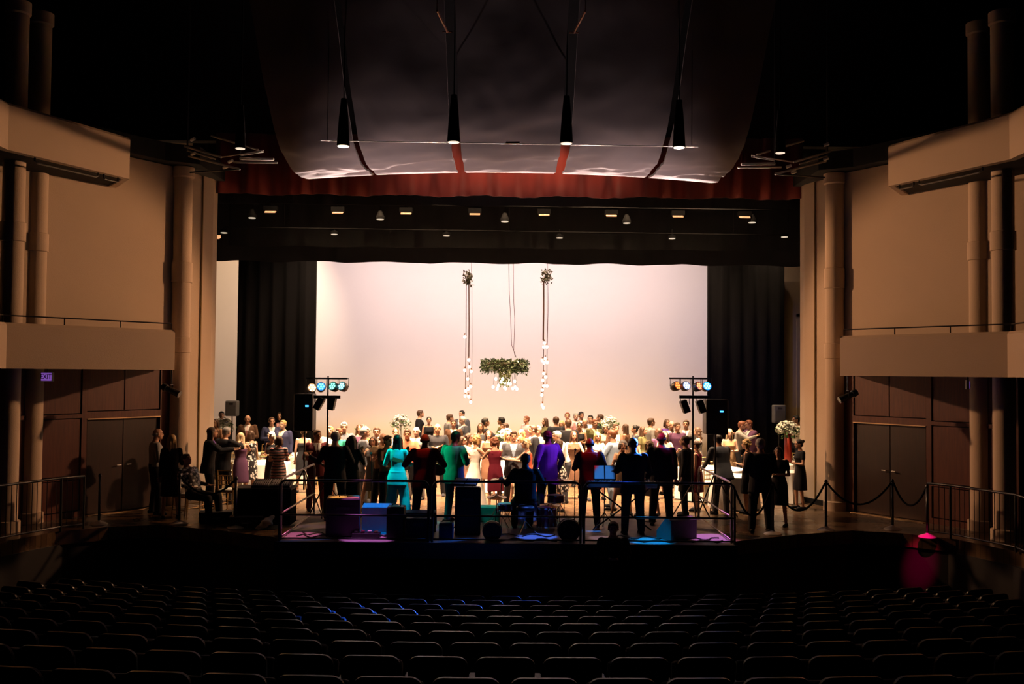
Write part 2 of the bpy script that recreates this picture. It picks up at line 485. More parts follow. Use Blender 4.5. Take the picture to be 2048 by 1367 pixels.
    bm = B(); box(bm, (0, -0.03, 0), (0.24, 0.012, 0.14), rot)
    finish('sign_face', bm, mat('sign_glow', (0.1, 0.05, 0.2), 0.5, emit=(0.32, 0.12, 0.62), power=0.55), t)
    cu = bpy.data.curves.new('letters', 'FONT'); cu.body = 'EXIT'; cu.size = 0.13; cu.extrude = 0.004; cu.align_x = 'CENTER'; cu.align_y = 'CENTER'
    tmp = bpy.data.objects.new('tmp', cu); COL.objects.link(tmp)
    dg = bpy.context.evaluated_depsgraph_get(); me = bpy.data.meshes.new_from_object(tmp.evaluated_get(dg))
    bpy.data.objects.remove(tmp)
    me.materials.clear(); me.materials.append(BLKPLA)
    me.transform(rot @ Matrix.Translation((0, -0.04, 0)) @ Matrix.Rotation(PI / 2, 4, 'X'))
    lo = bpy.data.objects.new('letters', me); COL.objects.link(lo); lo.parent = t
    bm = B(); tube(bm, [(0, 0, .08), (0, 0, .19)], .012); finish('bracket', bm, BLKMET, t)
    # spotlight on a yoke under the box
    sx = X(345 if s < 0 else 1696, 20.9, 780)
    t = thing('stage_spotlight', f'black spotlight hung under the {nm} box in front of the large column', 'spotlight', (sx, 20.9, 2.62))
    d0 = V((s * 0.2, 0.02, 0.09))
    bm = B(); tube(bm, [-d0 * .9, d0 * 0.5, d0 * .55, d0 * 1.0], [0.075, 0.06, 0.08, 0.07], 12); finish('lamp_housing', bm, BLKMET, t, smooth=True, auto=True)
    bm = B(); tube(bm, [(0, -.09, 0), (0, -.09, .12), (0, .09, .12), (0, .09, 0)], .01)
    tube(bm, [(0, 0, .12), (0, 0, .46)], .014); finish('yoke', bm, BLKMET, t)
    # guard fence along the apron edge
    path = [(s * 8.1, 19.2), (s * 8.38, 18.85), (s * 8.9, 17.45), (s * 8.78, 16.45)]
    t = thing('guard_fence', f'black picket guard fence along the {nm} end of the stage edge', 'fence')
    bm = B(); tube(bm, [V((*p, 1.0)) for p in path], 0.024, 8); finish('top_rail', bm, BLKMET, t, smooth=True)
    bm = B(); tube(bm, [V((*p, 0.09)) for p in path], 0.016, 6); finish('bottom_rail', bm, BLKMET, t)
    for p in path[:3]:
        bm = B(); tube(bm, [V((*p, 0)), V((*p, 1.0))], 0.025, 8); finish('post', bm, BLKMET, t)
    for a, b in zip(path, path[1:]):
        a, b = V((*a, 0)), V((*b, 0)); n = int((b - a).length / 0.11)
        for i in range(1, n):
            q = a.lerp(b, i / n)
            bm = B(); tube(bm, [q + V((0, 0, .09)), q + V((0, 0, 1.0))], 0.0075, 5); finish('picket', bm, BLKMET, t)
    # black cloth behind the fence
    bm = B(); a, b = F(2.1, 0.9, 0), F(3.7, .75, 0)
    # catwalk of pipes beside the canopy
    t = thing('lighting_ladder', f'grey pipe lighting position fixed above the {nm} column', 'rigging')
    def P3(px, py, d):
        px = px if s < 0 else 2032 - px
        return V((X(px, d, py), d, Z(px, py + (9 if s > 0 else 0), d)))
    for k, (a, b, r) in enumerate((((375, 310), (477, 336), .026), ((366, 290), (440, 312), .026), ((372, 299), (428, 316), .016), ((378, 343), (478, 336), .02),
                      ((420, 269), (467, 283), .024), ((488, 289), (514, 297), .024))):
        bm = B(); tube(bm, [P3(*a, 22.1), P3(*b, 21.5)], r, 6); finish('pipe', bm, PIPE if k != 3 else BLKMET, t, smooth=True)
    for a, b, r in (((478, 315), (545, 316), .03), ((465, 322), (553, 323), .02), ((440, 312), (525, 298), .016), ((478, 309), (525, 301), .012)):
        bm = B(); tube(bm, [P3(*a, 21.6), P3(*b, 21.3)], r, 6); finish('cross_pipe', bm, PIPE, t, smooth=True)
    bm = B(); tube(bm, [P3(372, 300, 22.1), P3(372, 300, 22.1) + V((0, 0, 5))], .02); finish('hanger', bm, BLKMET, t)
    bm = B(); tube(bm, [P3(478, 318, 21.6), P3(478, 318, 21.6) + V((0, 0, 5.2))], .02); finish('hanger', bm, BLKMET, t)
    for q in ((379, 278), (380, 307), (445, 334), (455, 322)):
        bm = B(); c = P3(*q, 21.8); tube(bm, [c, c + V((.1, -.05, .03))], .035, 8); finish('clamp', bm, STEEL, t)


side(-1); side(1)

# ---------------------------------------------------------------- drapes
bm = B(); curtain(bm, -7.25, 7.25, 24.45, 7.40, 8.9, 0.10, 0.8, jag=0.022, seed=3, dx=0.05)
tag(finish('valance_curtain', bm, RED, smooth=True), 'long red velour valance across the top of the stage opening', 'curtain')


def drape(name, label, x0, x1, y, z0, z1, amp=0.07, wave=0.5, seed=1, sag=0, jag=0.01):
    bm = B(); curtain(bm, x0, x1, y, z0, z1, amp, wave, seed=seed, sag=sag, jag=jag)
    return tag(finish(name, bm, VELOUR, smooth=True), label, 'curtain')


drape('border_curtain', 'black border curtain nearest the red valance, above the lamps', -7.6, 7.6, 26.9, 6.43, 13.44, 0.03, 0.8, 2)
drape('border_curtain', 'black border curtain whose lower edge crosses the top of the pale backdrop', -8.8, 8.8, 27.5, 6.08, 13.44, 0.03, 1.1, 5, jag=0.02)
drape('border_curtain', 'black border curtain directly behind the red valance', -7.6, 7.6, 24.97, 7.25, 13.44, 0.03, .9, 7)
drape('leg_curtain', 'tall black side curtain left of the pale backdrop', X(473, 29.5), X(630, 29.5), 29.5, 0.02, 9.0, 0.07, 0.45, 4)
drape('leg_curtain', 'tall black side curtain right of the pale backdrop', X(1413, 29.5), X(1569, 29.5), 29.5, 0.02, 9.0, 0.07, 0.45, 6)
bm = B()
pts = []
for i in range(41):
    x = -7.4 + 14.8 * i / 40
    pts.append([V((x, 35 + 0.012 * math.sin(x * 3), z)) for z in (0.0, 1.5, 3, 4.5, 6, 7.5, 9.5)])
sheet(bm, pts, 0.01)
tag(finish('cyclorama', bm, CYC, smooth=True), 'huge pale glowing backdrop cloth behind the whole party', 'backdrop')

# ---------------------------------------------------------------- acoustic canopy
prof = [(0, 4.25), (-.3, 4.23), (-.6, 4.25), (-.9, 4.30), (-1.2, 4.40), (-1.5, 4.60), (-1.75, 4.88), (-2.0, 5.25), (-2.3, 5.8), (-2.7, 6.6), (-3.2, 7.5), (-3.8, 8.6)]

fine = []
for k in range(len(prof) - 1):
    p0, p1, p2, p3 = (V(prof[max(0, min(len(prof) - 1, k + q))]) for q in (-1, 0, 1, 2))
    for q in range(4):
        u = q / 4; fine.append(tuple(0.5 * ((2 * p1) + (p2 - p0) * u + (2 * p0 - 5 * p1 + 4 * p2 - p3) * u * u + (3 * p1 - p0 - 3 * p2 + p3) * u ** 3)))
prof = fine + [prof[-1]]


def canopy(label, xa, xb, skew=0):
    bm = B(); n = 32; grid = []
    for i in range(n + 1):
        x = xa + (xb - xa) * i / n; row = []
        y0 = 21.05 + 0.95 * (abs(x) / 4.55) ** 2
        for k, (dy, z) in enumerate(prof):
            xx = x * (1 + 0.045 * max(0, -dy) * (1 if abs(x) > .9 else .9))
            w = 0.10 * noise.noise(V((x * 0.9, dy * 1.9, 3.1))) + 0.05 * noise.noise(V((x * 1.6 + dy * 2.2, dy * 5, 9.1))) + 0.02 * noise.noise(V((x * 4 - dy * 3, dy * 7, 5.1)))
            row.append(V((xx, y0 + dy, 3.05 + z + w * min(1, k / 6))))
        grid.append(row)
    sheet(bm, [[p for p in r] for r in grid], 0.0)
    bmesh.ops.remove_doubles(bm, verts=bm.verts[:], dist=1e-5)
    bm.free()
    bm = B()
    A = [[bm.verts.new(p) for p in r] for r in grid]; C_ = [[bm.verts.new(p + V((0, 0.03, 0.05))) for p in r] for r in grid]
    n1, m1 = len(grid), len(grid[0])
    for i in range(n1 - 1):
        for j in range(m1 - 1):
            bm.faces.new((A[i][j], A[i][j + 1], A[i + 1][j + 1], A[i + 1][j])); bm.faces.new((C_[i][j], C_[i + 1][j], C_[i + 1][j + 1], C_[i][j + 1]))
    for i in range(n1 - 1):
        for j in (0, m1 - 1): bm.faces.new((A[i][j], A[i + 1][j], C_[i + 1][j], C_[i][j]))
    for j in range(m1 - 1):
        for i in (0, n1 - 1): bm.faces.new((A[i][j], A[i][j + 1], C_[i][j + 1], C_[i][j]))
    return tag(finish('acoustic_panel', bm, CANOPY, smooth=True, auto=True), label, 'ceiling panel', 'silver acoustic canopy panels')


canopy('outermost left curved silver canopy panel with its corner cut away', -4.45, -2.95)
canopy('curved silver canopy panel between the outer left one and the centre one', -2.84, -1.10)
canopy('centre curved silver canopy panel above the middle of the stage', -0.92, 0.95)
canopy('curved silver canopy panel between the centre one and the outer right one', 1.13, 2.90)
canopy('outermost right curved silver canopy panel with its corner cut away', 3.02, 4.50)
LENS = mat('lamp_lens', (0.9, 0.85, 0.75), 0.3, emit=(1.0, 0.82, 0.62), power=0.75)  # weak emission paints a reflection into the pipe lamps' lens faces
LENSO = mat('amber_lens', (0.9, 0.6, 0.4), 0.4, emit=(1.0, 0.48, 0.22), power=0.9)  # dim emission stands for floor light on the strip lamp faces


def can_lamp(px, py, d, label, r=0.16, h=0.9, lens=None, top=None):
    x, z = X(px, d, py), Z(px, py, d)
    t = thing('hanging_spotlight', label, 'spotlight', (x, d, z))
    bm = B(); lathe(bm, [(r, 0), (r + .015, 0.0), (r + .01, .08), (r * .85, h * .55), (r * .5, h)], 16); finish('lamp_housing', bm, MATTE, t, smooth=True, auto=True)
    bm = B(); lathe(bm, [(r * .95, -0.012), (r * .95, 0.0)], 16); finish('lens', bm, lens or LENS, t)
    bm = B(); tube(bm, [(0, 0, h), (0, 0, top - z if top else h + 0.5)], .012); finish('hanger', bm, MATTE, t)


for px, py, l in ((685, 289, 'slot between the two left canopy panels'), (907, 281, 'slot left of the centre canopy panel'),
                  (1134, 283, 'slot right of the centre canopy panel'), (1361, 291, 'slot between the two right canopy panels'),
                  (478, 294, 'gap left of the canopy above the pipes'), (1565, 302, 'gap right of the canopy above the pipes')):
    can_lamp(px, py, 18.75 if 500 < px < 1500 else 20.5, 'can spotlight in the ' + l, 0.11 if 500 < px < 1500 else .1, top=13.46)
# thin pipe under the canopy
t = thing('lighting_pipe', 'thin horizontal pipe running just under the canopy panels', 'pipe')
bm = B(); tube(bm, [(X(640, 19.0, 283), 19.0, Z(640, 278, 19)), (X(1400, 19.0, 290), 19.0, Z(1400, 290, 19))], .009); finish('pipe', bm, STEEL, t)
bm = B(); tube(bm, [(X(1012, 19, 283), 18.97, Z(1012, 283, 19)), (X(1040, 19, 283), 18.97, Z(1040, 283, 19))], .025, 8); finish('clamp', bm, STEEL, t)  # short bright sleeve added for the highlight on the pipe
for x in (-3.5, 3.5):
    bm = B(); tube(bm, [(x, 19, Z(1016, 283, 19)), (x, 19, 13)], .006, 4); finish('hanging_wire', bm, MATTE, t)
# red edge trims high above the canopy
for k, (a, b) in enumerate((((873, 14), (894, 57)), ((1173, 14), (1150, 58)))):
    bm = B(); tube(bm, [(X(a[0], 15.5, a[1]), 15.5, Z(a[0], a[1], 15.5)), (X(b[0], 16.4, b[1]), 16.4, Z(b[0], b[1], 16.4))], .02, 6)
    tube(bm, [(X(a[0], 15.5, a[1]), 15.5, Z(a[0], a[1], 15.5)), (X(a[0], 15.5, a[1]), 15.5, 13.46)], .008, 4)
    tube(bm, [(X(b[0], 16.4, b[1]) - .08, 16.4, Z(b[0], b[1], 16.4)), (X(b[0], 16.4, b[1]) + .08, 16.4, Z(b[0], b[1], 16.4))], .012, 6)
    tag(finish('metal_edge', bm, mat('rosy_metal', (0.7, 0.3, 0.28), 0.4, emit=None), ), 'short slanting metal edge high above the canopy, ' + ('left' if k == 0 else 'right') + ' of centre', 'metal edge')

# ---------------------------------------------------------------- electrics
t = thing('lighting_batten', 'upper lighting pipe in front of the black border, carrying amber strip lamps', 'pipe')
y1 = 26.0
bm = B(); tube(bm, [(-7.1, y1, Z(1016, 408, y1)), (7.1, y1, Z(1016, 414, y1))], .025); finish('pipe', bm, MATTE, t)
for x in (-6, 0, 6):
    bm = B(); tube(bm, [(x, y1, Z(1016, 411, y1)), (x, y1, 13.44)], .006, 4); finish('hanging_wire', bm, MATTE, t)
for k, px in enumerate((540, 675, 812, 950, 1089, 1224, 1358, 1492)):
    nms = 'first second third fourth fifth sixth seventh eighth'.split()
    d = y1; py = 420 + 10 * k / 7.0
    o = thing('strip_lamp', f'amber strip lamp hanging on the upper pipe, {nms[k]} from the left', 'stage lamp', (X(px, d, py), d, Z(px, py, d)), group='amber strip lamps on the upper pipe')
    bm = B(); box(bm, (0, 0.02, .055), (.34, .2, .12)); finish('housing', bm, MATTE, o)
    bm = B(); box(bm, (0, -0.02, -.02), (.27, .16, .03), Matrix.Rotation(0.35, 4, 'X')); finish('lens', bm, LENSO, o)
    bm = B(); tube(bm, [(0, .02, .11), (0, .02, Z(1016, 411, y1) - Z(px, py, d))], .015); finish('yoke', bm, MATTE, o)
for px, py, l in ((503, 434, 'left end of the upper lighting pipe'), (760, 437, 'second amber strip lamp'), (1010, 441, 'fourth amber strip lamp'),
                  (1255, 444, 'sixth amber strip lamp'), (1507, 443, 'right end of the upper lighting pipe')):
    can_lamp(px, py, 26.03, 'black can lamp hanging near the ' + l, .1, .22, top=Z(px, 410, 26.0) + .03)
for px, py, l in ((447, 464, 'far left'), (668, 467, 'left of centre'), (893, 470, 'centre left'), (1120, 474, 'centre right'), (1346, 475, 'right of centre'), (1572, 472, 'far right')):
    can_lamp(px, py, 26.5, 'black can lamp on the lower lighting pipe, ' + l, .09, .1, top=Z(px, 457 if abs(px - 1010) < 500 else 459, 26.5))
bm = B(); tube(bm, [(-7.6, 26.5, Z(1016, 458, 26.5)), (7.45, 26.5, Z(1016, 464, 26.5))], .02)
for x in (-6, 0, 6): tube(bm, [(x, 26.5, Z(1016, 461, 26.5)), (x, 26.5, 13.44)], .006, 4)
tag(finish('lighting_batten', bm, MATTE), 'lower black lighting pipe just above the border bottom', 'pipe')
bm = B(); box(bm, (0, 0, 0), (.28, .16, .07), Matrix.Rotation(0.3, 4, 'X')); tube(bm, [(0, 0, .02), (0, 0, 13.46 - Z(428, 473, 25.6))], .006, 4)
tag(finish('strip_lamp', bm, LENSO, loc=(X(428, 25.6, 473), 25.6, Z(428, 473, 25.6))), 'small amber lamp at the far left beside the cream reveal', 'stage lamp')
# ---------------------------------------------------------------- people
def capsule(bm, a, b, ra, rb, flat=1.0, seg=10):
    a, b = V(a), V(b); d = b - a
    if d.length < 1e-5: return
    x, y = frame_of(d)
    dn = d.normalized(); rings = []
    for t, k in ((-1, 0.05), (-0.8, 0.6), (-0.45, 0.9), (0, 1)):
        rings.append((a + dn * ra * t, ra * k))
    for t, k in ((0, 1), (0.45, 0.9), (0.8, 0.6), (1, 0.05)):
        rings.append((b + dn * rb * t, rb * k))
    loft(bm, [[p + x * math.cos(2 * PI * k / seg) * r + y * math.sin(2 * PI * k / seg) * r * flat for k in range(seg)] for p, r in rings])


def remesh(bm, voxel, smooth=1):
    me = bpy.data.meshes.new('r'); bmesh.ops.recalc_face_normals(bm, faces=bm.faces[:]); bm.to_mesh(me); bm.free()
    o = bpy.data.objects.new('r', me); COL.objects.link(o)
    m = o.modifiers.new('m', 'REMESH'); m.mode = 'VOXEL'; m.voxel_size = voxel; m.use_smooth_shade = True
    if smooth:
        s_ = o.modifiers.new('s', 'SMOOTH'); s_.factor = 0.5; s_.iterations = smooth
    dg = bpy.context.evaluated_depsgraph_get(); dg.update()
    out = bpy.data.meshes.new_from_object(o.evaluated_get(dg))
    bpy.data.objects.remove(o); bpy.data.meshes.remove(me)
    return out


def nv(*a): return V(a).normalized()


def arms(r_up, r_fo, l_up=None, l_fo=None):
    """directions of upper arm and forearm in the body frame (+y forward, +x to the person's right hand side)"""
    l_up = l_up or (-r_up[0], r_up[1], r_up[2]); l_fo = l_fo or (-r_fo[0], r_fo[1], r_fo[2])
    return dict(ru=nv(*r_up), rf=nv(*r_fo), lu=nv(*l_up), lf=nv(*l_fo))


DOWN = ((.16, -.02, -1), (.06, .2, -1))
POSES = {
    'stand': dict(**arms(*DOWN)),
    'drink': dict(**arms((.2, .1, -1), (-.15, .95, .42), (-.16, -.02, -1), (-.06, .2, -1)), yaw=.3),
    'clasp': dict(**arms((.22, .08, -1), (-.72, .75, .05)), pitch=-.1),
    'cross': dict(**arms((.22, .12, -1), (-.95, .4, .22), (-.22, .12, -1), (.95, .48, .12))),
    'gesture': dict(**arms((.25, .7, -.6), (.1, .75, .8), (-.16, 0, -1), (-.06, .3, -1)), yaw=-.2),
    'dance': dict(**arms((.32, .4, -.85), (-.05, .95, .35)), legs=((.18, .12), (-.12, -.1)), pitch=-.05),
    'reach': dict(**arms((.2, .75, -.65), (-.1, 1, .12)), lean=.08),
    'hug': dict(**arms((.30, .8, -.45), (-.75, .6, .25)), lean=.12, pitch=-.15),
    'lean': dict(**arms((.2, .35, -1), (0, .75, -.7)), lean=.30, pitch=-.15),
    'pockets': dict(**arms((.42, -.1, -.9), (-.12, .35, -.9)), legs=((.1, .02), (-.1, 0))),
    'guitar': dict(**arms((.4, -.1, -.9), (-.55, .8, .02), (-.36, .15, -.9), (-.62, .72, .35)), pitch=-.22, legs=((.08, .05), (-.06, 0))),
    'keys': dict(**arms((.3, .1, -.95), (-.1, .98, -.12)), pitch=-.3, legs=((.06, 0), (-.06, 0))),
    'lead': dict(**arms((.50, .0, -.85), (-.15, .9, .1)), legs=((.08, 0), (-.08, 0))),
    'sing': dict(**arms((.3, .3, -.9), (-.3, .55, .85), (-.35, .1, -.95), (-.2, .85, -.2)), legs=((.10, .06), (-.06, 0))),
    'sit': dict(**arms((.15, .25, -1), (-.1, 1, -.15)), sit=0.47),
    'recline': dict(**arms((.2, .2, -1), (-.1, 1, -.1)), sit=0.47, lean=-.35, pitch=.2),
    'drum': dict(**arms((.45, .3, -.85), (.15, .95, .12)), sit=0.55, pitch=-.1),
    'walk': dict(**arms((.18, .25, -1), (.02, .5, -.85), (-.16, -.25, -1), (-.05, .1, -1)), legs=((.1, .35), (-.1, -.3))),
}


class Rig:
    def __init__(s, pose, fem):
        P = POSES[pose]; s.P = P; s.fem = fem
        s.sw = 0.185 if not fem else 0.160          # half shoulder width
        s.hw = 0.095 if not fem else 0.095
        sit = P.get('sit'); lean = P.get('lean', 0)
        s.pz = 0.93 if not sit else sit + 0.10
        s.pel = V((0, 0, s.pz))
        s.T = Matrix.Translation(s.pel) @ Matrix.Rotation(-lean, 4, 'X')   # torso frame, z up the spine
        if lean > 0 and not sit: s.pel.y = -0.5 * math.sin(lean) * .55; s.T = Matrix.Translation(s.pel) @ Matrix.Rotation(-lean, 4, 'X')
        s.sh = [s.T @ V((k * (s.sw - .008), -0.01, 0.475)) for k in (1, -1)]
        s.el, s.wr = [], []
        for k, (u, f) in enumerate((('ru', 'rf'), ('lu', 'lf'))):
            e = s.sh[k] + P[u] * 0.285; s.el.append(e); s.wr.append(e + P[f] * 0.255)
        s.hd = [P['rf'], P['lf']]
        s.hip = [s.pel + V((k * s.hw, 0, -0.02)) for k in (1, -1)]
        s.kn, s.an = [], []
        legs = P.get('legs', ((.07, .03), (-.07, -.02)))
        for k in (0, 1):
            if sit:
                kn = s.hip[k] + V((legs[k][0] * .5, .43, 0.0)); an = V((kn.x, kn.y + .04, .085))
                kn.z = .50 if sit < .52 else .5
            else:
                fx, fy = legs[k]
                an = V((s.hip[k].x + fx - (.07 if k == 0 else -.07) * .3, fy, .085))
                mid = (s.hip[k] + an) / 2; kn = mid + V((0, .035, 0.01))
            s.kn.append(kn); s.an.append(an)
        s.hz = s.T @ V((0, 0.01, 0.58))
        nk = Matrix.Rotation(P.get('yaw', 0), 4, 'Z') @ Matrix.Rotation(P.get('pitch', 0), 4, 'X')
        s.H = Matrix.Translation(s.hz) @ nk @ Matrix.Translation((0, .018, .115))  # head frame: centre of the skull


def hand(bm, w, d, side_sign):
    x, y = frame_of(d)          # x lateral, y other
    if x.z > 0.2: pass
    palm = w + d * 0.045
    capsule(bm, w + d * .015, w + d * .07, .026, .032, 0.5)
    for i in range(4):
        off = (i - 1.5) * 0.021
        L = (.066, .078, .072, .055)[i]
        b = w + d * .085 + x * off
        m_ = b + (d * .93 + y * .2 + x * off * 3).normalized() * L * .5
        capsule(bm, b, m_, .0095, .009, 1, 6)
        capsule(bm, m_, m_ + (d * .75 + y * .6 + x * off * 2).normalized() * L * .5, .009, .008, 1, 6)
    tb = w + d * .03 + x * side_sign * .028
    tm = tb + (d * .6 + x * side_sign * .75).normalized() * .035
    capsule(bm, tb, tm, .012, .0105, 1, 6); capsule(bm, tm, tm + (d * .9 + x * side_sign * .2 + y * .2).normalized() * .03, .0105, .009, 1, 6)


def torso_rings(s, prof, infl=0, n=18):
    """prof: list of (z along the spine from the pelvis, half width, half depth, y shift)"""
    out = []
    for z, w, d, y in prof:
        w += infl; d += infl
        out.append([s.T @ V((w * math.copysign(abs(math.cos(a)) ** .85, math.cos(a)), y + d * math.sin(a), z)) for a in [2 * PI * k / n for k in range(n)]])
    return out


MALE = [(-.09, .10, .08, 0), (-.04, .155, .105, 0), (.05, .162, .11, 0), (.16, .150, .105, .005), (.28, .165, .115, .01), (.38, .182, .12, .01), (.44, .182, .105, 0), (.485, .155, .085, -.01), (.525, .085, .065, -.01), (.57, .055, .055, 0)]
FEMALE = [(-.09, .11, .085, 0), (-.04, .165, .11, -.005), (.04, .160, .108, 0), (.17, .122, .088, .005), (.27, .135, .10, .012), (.34, .148, .125, .02), (.41, .150, .105, .008), (.47, .150, .08, 0), (.505, .12, .065, -.008), (.535, .065, .05, -.008), (.57, .046, .046, 0)]


def build_body(s):
    bm = B(); f = s.fem; k_ = .86 if f else 1.0
    loft(bm, torso_rings(s, FEMALE if f else MALE, -.004))
    capsule(bm, s.T @ V((0, -.005, .50)), s.T @ V((0, .012, .63)), .056 * k_, .052 * k_)
    for k in (0, 1):
        capsule(bm, s.sh[k], s.sh[k] + (s.el[k] - s.sh[k]) * .35, .054 * k_, .048 * k_)
        capsule(bm, s.sh[k], s.el[k], .050 * k_, .037 * k_)
        capsule(bm, s.el[k], s.el[k].lerp(s.wr[k], .35), .037 * k_, .038 * k_); capsule(bm, s.el[k].lerp(s.wr[k], .3), s.wr[k], .037 * k_, .025 * k_)
        hand(bm, s.wr[k], s.hd[k], -1 if k == 0 else 1)
        capsule(bm, s.hip[k], s.kn[k], .082, .050); capsule(bm, s.kn[k], s.kn[k].lerp(s.an[k], .35), .050 * (.95 if f else 1), .053 * k_)
        capsule(bm, s.kn[k].lerp(s.an[k], .3), s.an[k], .052 * k_, .031)
        capsule(bm, s.an[k] - V((0, .03, .04)), s.an[k] + V((0, .14, -.05)), .034, .026, .8)
    ell(bm, (0, -.008, .012), (.073, .092, .092), s.H)
    ell(bm, (0, .022, -.045), (.056, .066, .068), s.H)
    ell(bm, (0, .070, -.093), (.024, .020, .018), s.H, 8, 6)
    ell(bm, (0, .092, -.022), (.012, .020, .024), s.H, 8, 6)
    ell(bm, (0, .076, .022), (.045, .014, .010), s.H, 8, 6)
    ell(bm, (0, .082, -.060), (.024, .012, .010), s.H, 8, 6)
    for k in (1, -1): ell(bm, (k * .076, -.005, -.015), (.010, .018, .030), s.H, 8, 6)
    me = remesh(bm, .0115, 1)
    Hi = s.H.inverted()
    for p in me.polygons:
        c = Hi @ p.center; idx = 0
        if c.y > .05 and abs(abs(c.x) - .030) < .014 and abs(c.z + .003) < .008: idx = 1
        elif c.y > .05 and abs(abs(c.x) - .031) < .020 and abs(c.z - .026) < .006: idx = 2
        elif c.y > .06 and abs(c.x) < .024 and abs(c.z + .062) < .008: idx = 3
        p.material_index = idx
    return me


def build_jacket(s, hem=True, sleeves=1.0, infl=.016, long_coat=False):
    bm = B(); base = FEMALE if s.fem else MALE
    pr = [q for q in base if .0 <= q[0] <= .54]; pr = [(z, max(w, .165) if .05 < z < .3 and hem and not s.fem else w, d, y) for z, w, d, y in pr]
    if hem: pr = [(-.19 if not long_coat else -.4, .192, .132, 0), (-.04, .175, .122, 0)] + pr
    else: pr = [(-.03, base[1][1], base[1][2], 0)] + pr
    sit = s.P.get('sit')
    if sit and hem: pr = pr[1:]
    loft(bm, torso_rings(s, pr, infl))
    k_ = .88 if s.fem else 1.0
    for k in (0, 1):
        shp = s.T @ V(((1 - 2 * k) * (s.sw - .012), -.008, .472)); capsule(bm, shp, s.sh[k] + (s.el[k] - s.sh[k]) * .45, (.058 + infl * .6) * k_, (.056 + infl * .5) * k_)
        if sleeves > .3:
            capsule(bm, shp.lerp(s.el[k], .15), s.el[k], (.058 + infl * .6) * k_, (.046 + infl * .5) * k_)
            if sleeves > .6: capsule(bm, s.el[k], s.wr[k] - s.hd[k] * .02, (.042 + infl * .5) * k_, (.032 + infl * .5) * k_)
    if hem:
        for k in (-1, 1):
            bmx = s.T @ V((k * .05, .10, .40))
    return remesh(bm, .0135, 1)


def split_suit(s, me, tie):
    """front V of the jacket becomes shirt and tie"""
    Ti = s.T.inverted(); idx = []
    for p in me.polygons:
        c = Ti @ p.center; i = 0
        n = Ti.to_3x3() @ p.normal
        if n.y > .15 and .20 < c.z < .56:
            w = .085 * (c.z - .20) / .33
            if abs(c.x) < w: i = 1
            if i and tie and abs(c.x) < .013 + .018 * max(0, (.40 - c.z)) and c.z < .50: i = 2
        idx.append(i)
    out = []
    for i in range(3):
        if i not in idx: out.append(None); continue
        bm = B(); bm.from_mesh(me); bm.faces.ensure_lookup_table()
        bmesh.ops.delete(bm, geom=[f for f in bm.faces if idx[f.index] != i], context='FACES')
        m2 = bpy.data.meshes.new('m'); bm.to_mesh(m2); bm.free(); m2.shade_smooth(); out.append(m2)
    return out


def build_trousers(s, wide=0.0, short=None):
    bm = B(); base = FEMALE if s.fem else MALE
    loft(bm, torso_rings(s, [(-.12, .12, .09, 0), (-.06, base[1][1], base[1][2], 0), (.04, base[2][1], base[2][2], 0), (.10, base[2][1] - .01, base[2][2], 0)], .010))
    for k in (0, 1):
        capsule(bm, s.hip[k] + V((0, 0, -.02)), s.kn[k], .100, .074 + wide * .5)
        capsule(bm, s.kn[k], s.an[k] + V((0, 0, .0)), .074 + wide * .5, .060 + wide)
    return remesh(bm, .014, 1)


def build_dress(s, length, flare, top='sleeveless'):
    bm = B()
    hi = {'strapless': .40, 'sleeveless': .475, 'sleeved': .52, 'long': .52}[top]
    pr = [q for q in FEMALE if .04 <= q[0] <= hi] + [(hi, .140 if hi < .5 else .115, .09 if hi < .45 else .07, 0)]
    sit = s.P.get('sit')
    if not sit:
        low = [(-length, .17 + flare, .13 + flare * .9, 0), (-length * .6, .172 + flare * .6, .13 + flare * .5, 0), (-.06, .172 + flare * .12, .118, -.004)]
        loft(bm, torso_rings(s, low + pr, .009, 28))
    else:
        loft(bm, torso_rings(s, [(-.06, .172, .118, 0)] + pr, .009, 28))
        for k in (0, 1): capsule(bm, s.hip[k], s.kn[k], .105, .085)
    if top in ('sleeveless',):
        for k in (-1, 1): capsule(bm, s.T @ V((k * .095, .085, .42)), s.T @ V((k * .085, -.01, .525)), .022, .02); capsule(bm, s.T @ V((k * .085, -.01, .525)), s.T @ V((k * .095, -.08, .42)), .02, .022)
    if top in ('sleeved', 'long'):
        for k in (0, 1):
            capsule(bm, s.sh[k], s.sh[k] + (s.el[k] - s.sh[k]) * .5, .058, .053)
            if top == 'long': capsule(bm, s.sh[k], s.el[k], .055, .045); capsule(bm, s.el[k], s.wr[k] - s.hd[k] * .02, .043, .034)
    return remesh(bm, .0135, 1)


def build_shoes(s, heel):
    out = []
    for k in (0, 1):
        bm = B(); a = s.an[k]
        capsule(bm, V((a.x, a.y - .045, .042)), V((a.x, a.y + .13, .036)), .040, .036, .85, 10)
        box(bm, (a.x, a.y + .05, .012), (.075, .25, .022))
        if heel: capsule(bm, V((a.x, a.y - .05, .05)), V((a.x, a.y - .05, .01)), .02, .012)
        out.append(remesh(bm, .013, 1))
    return out


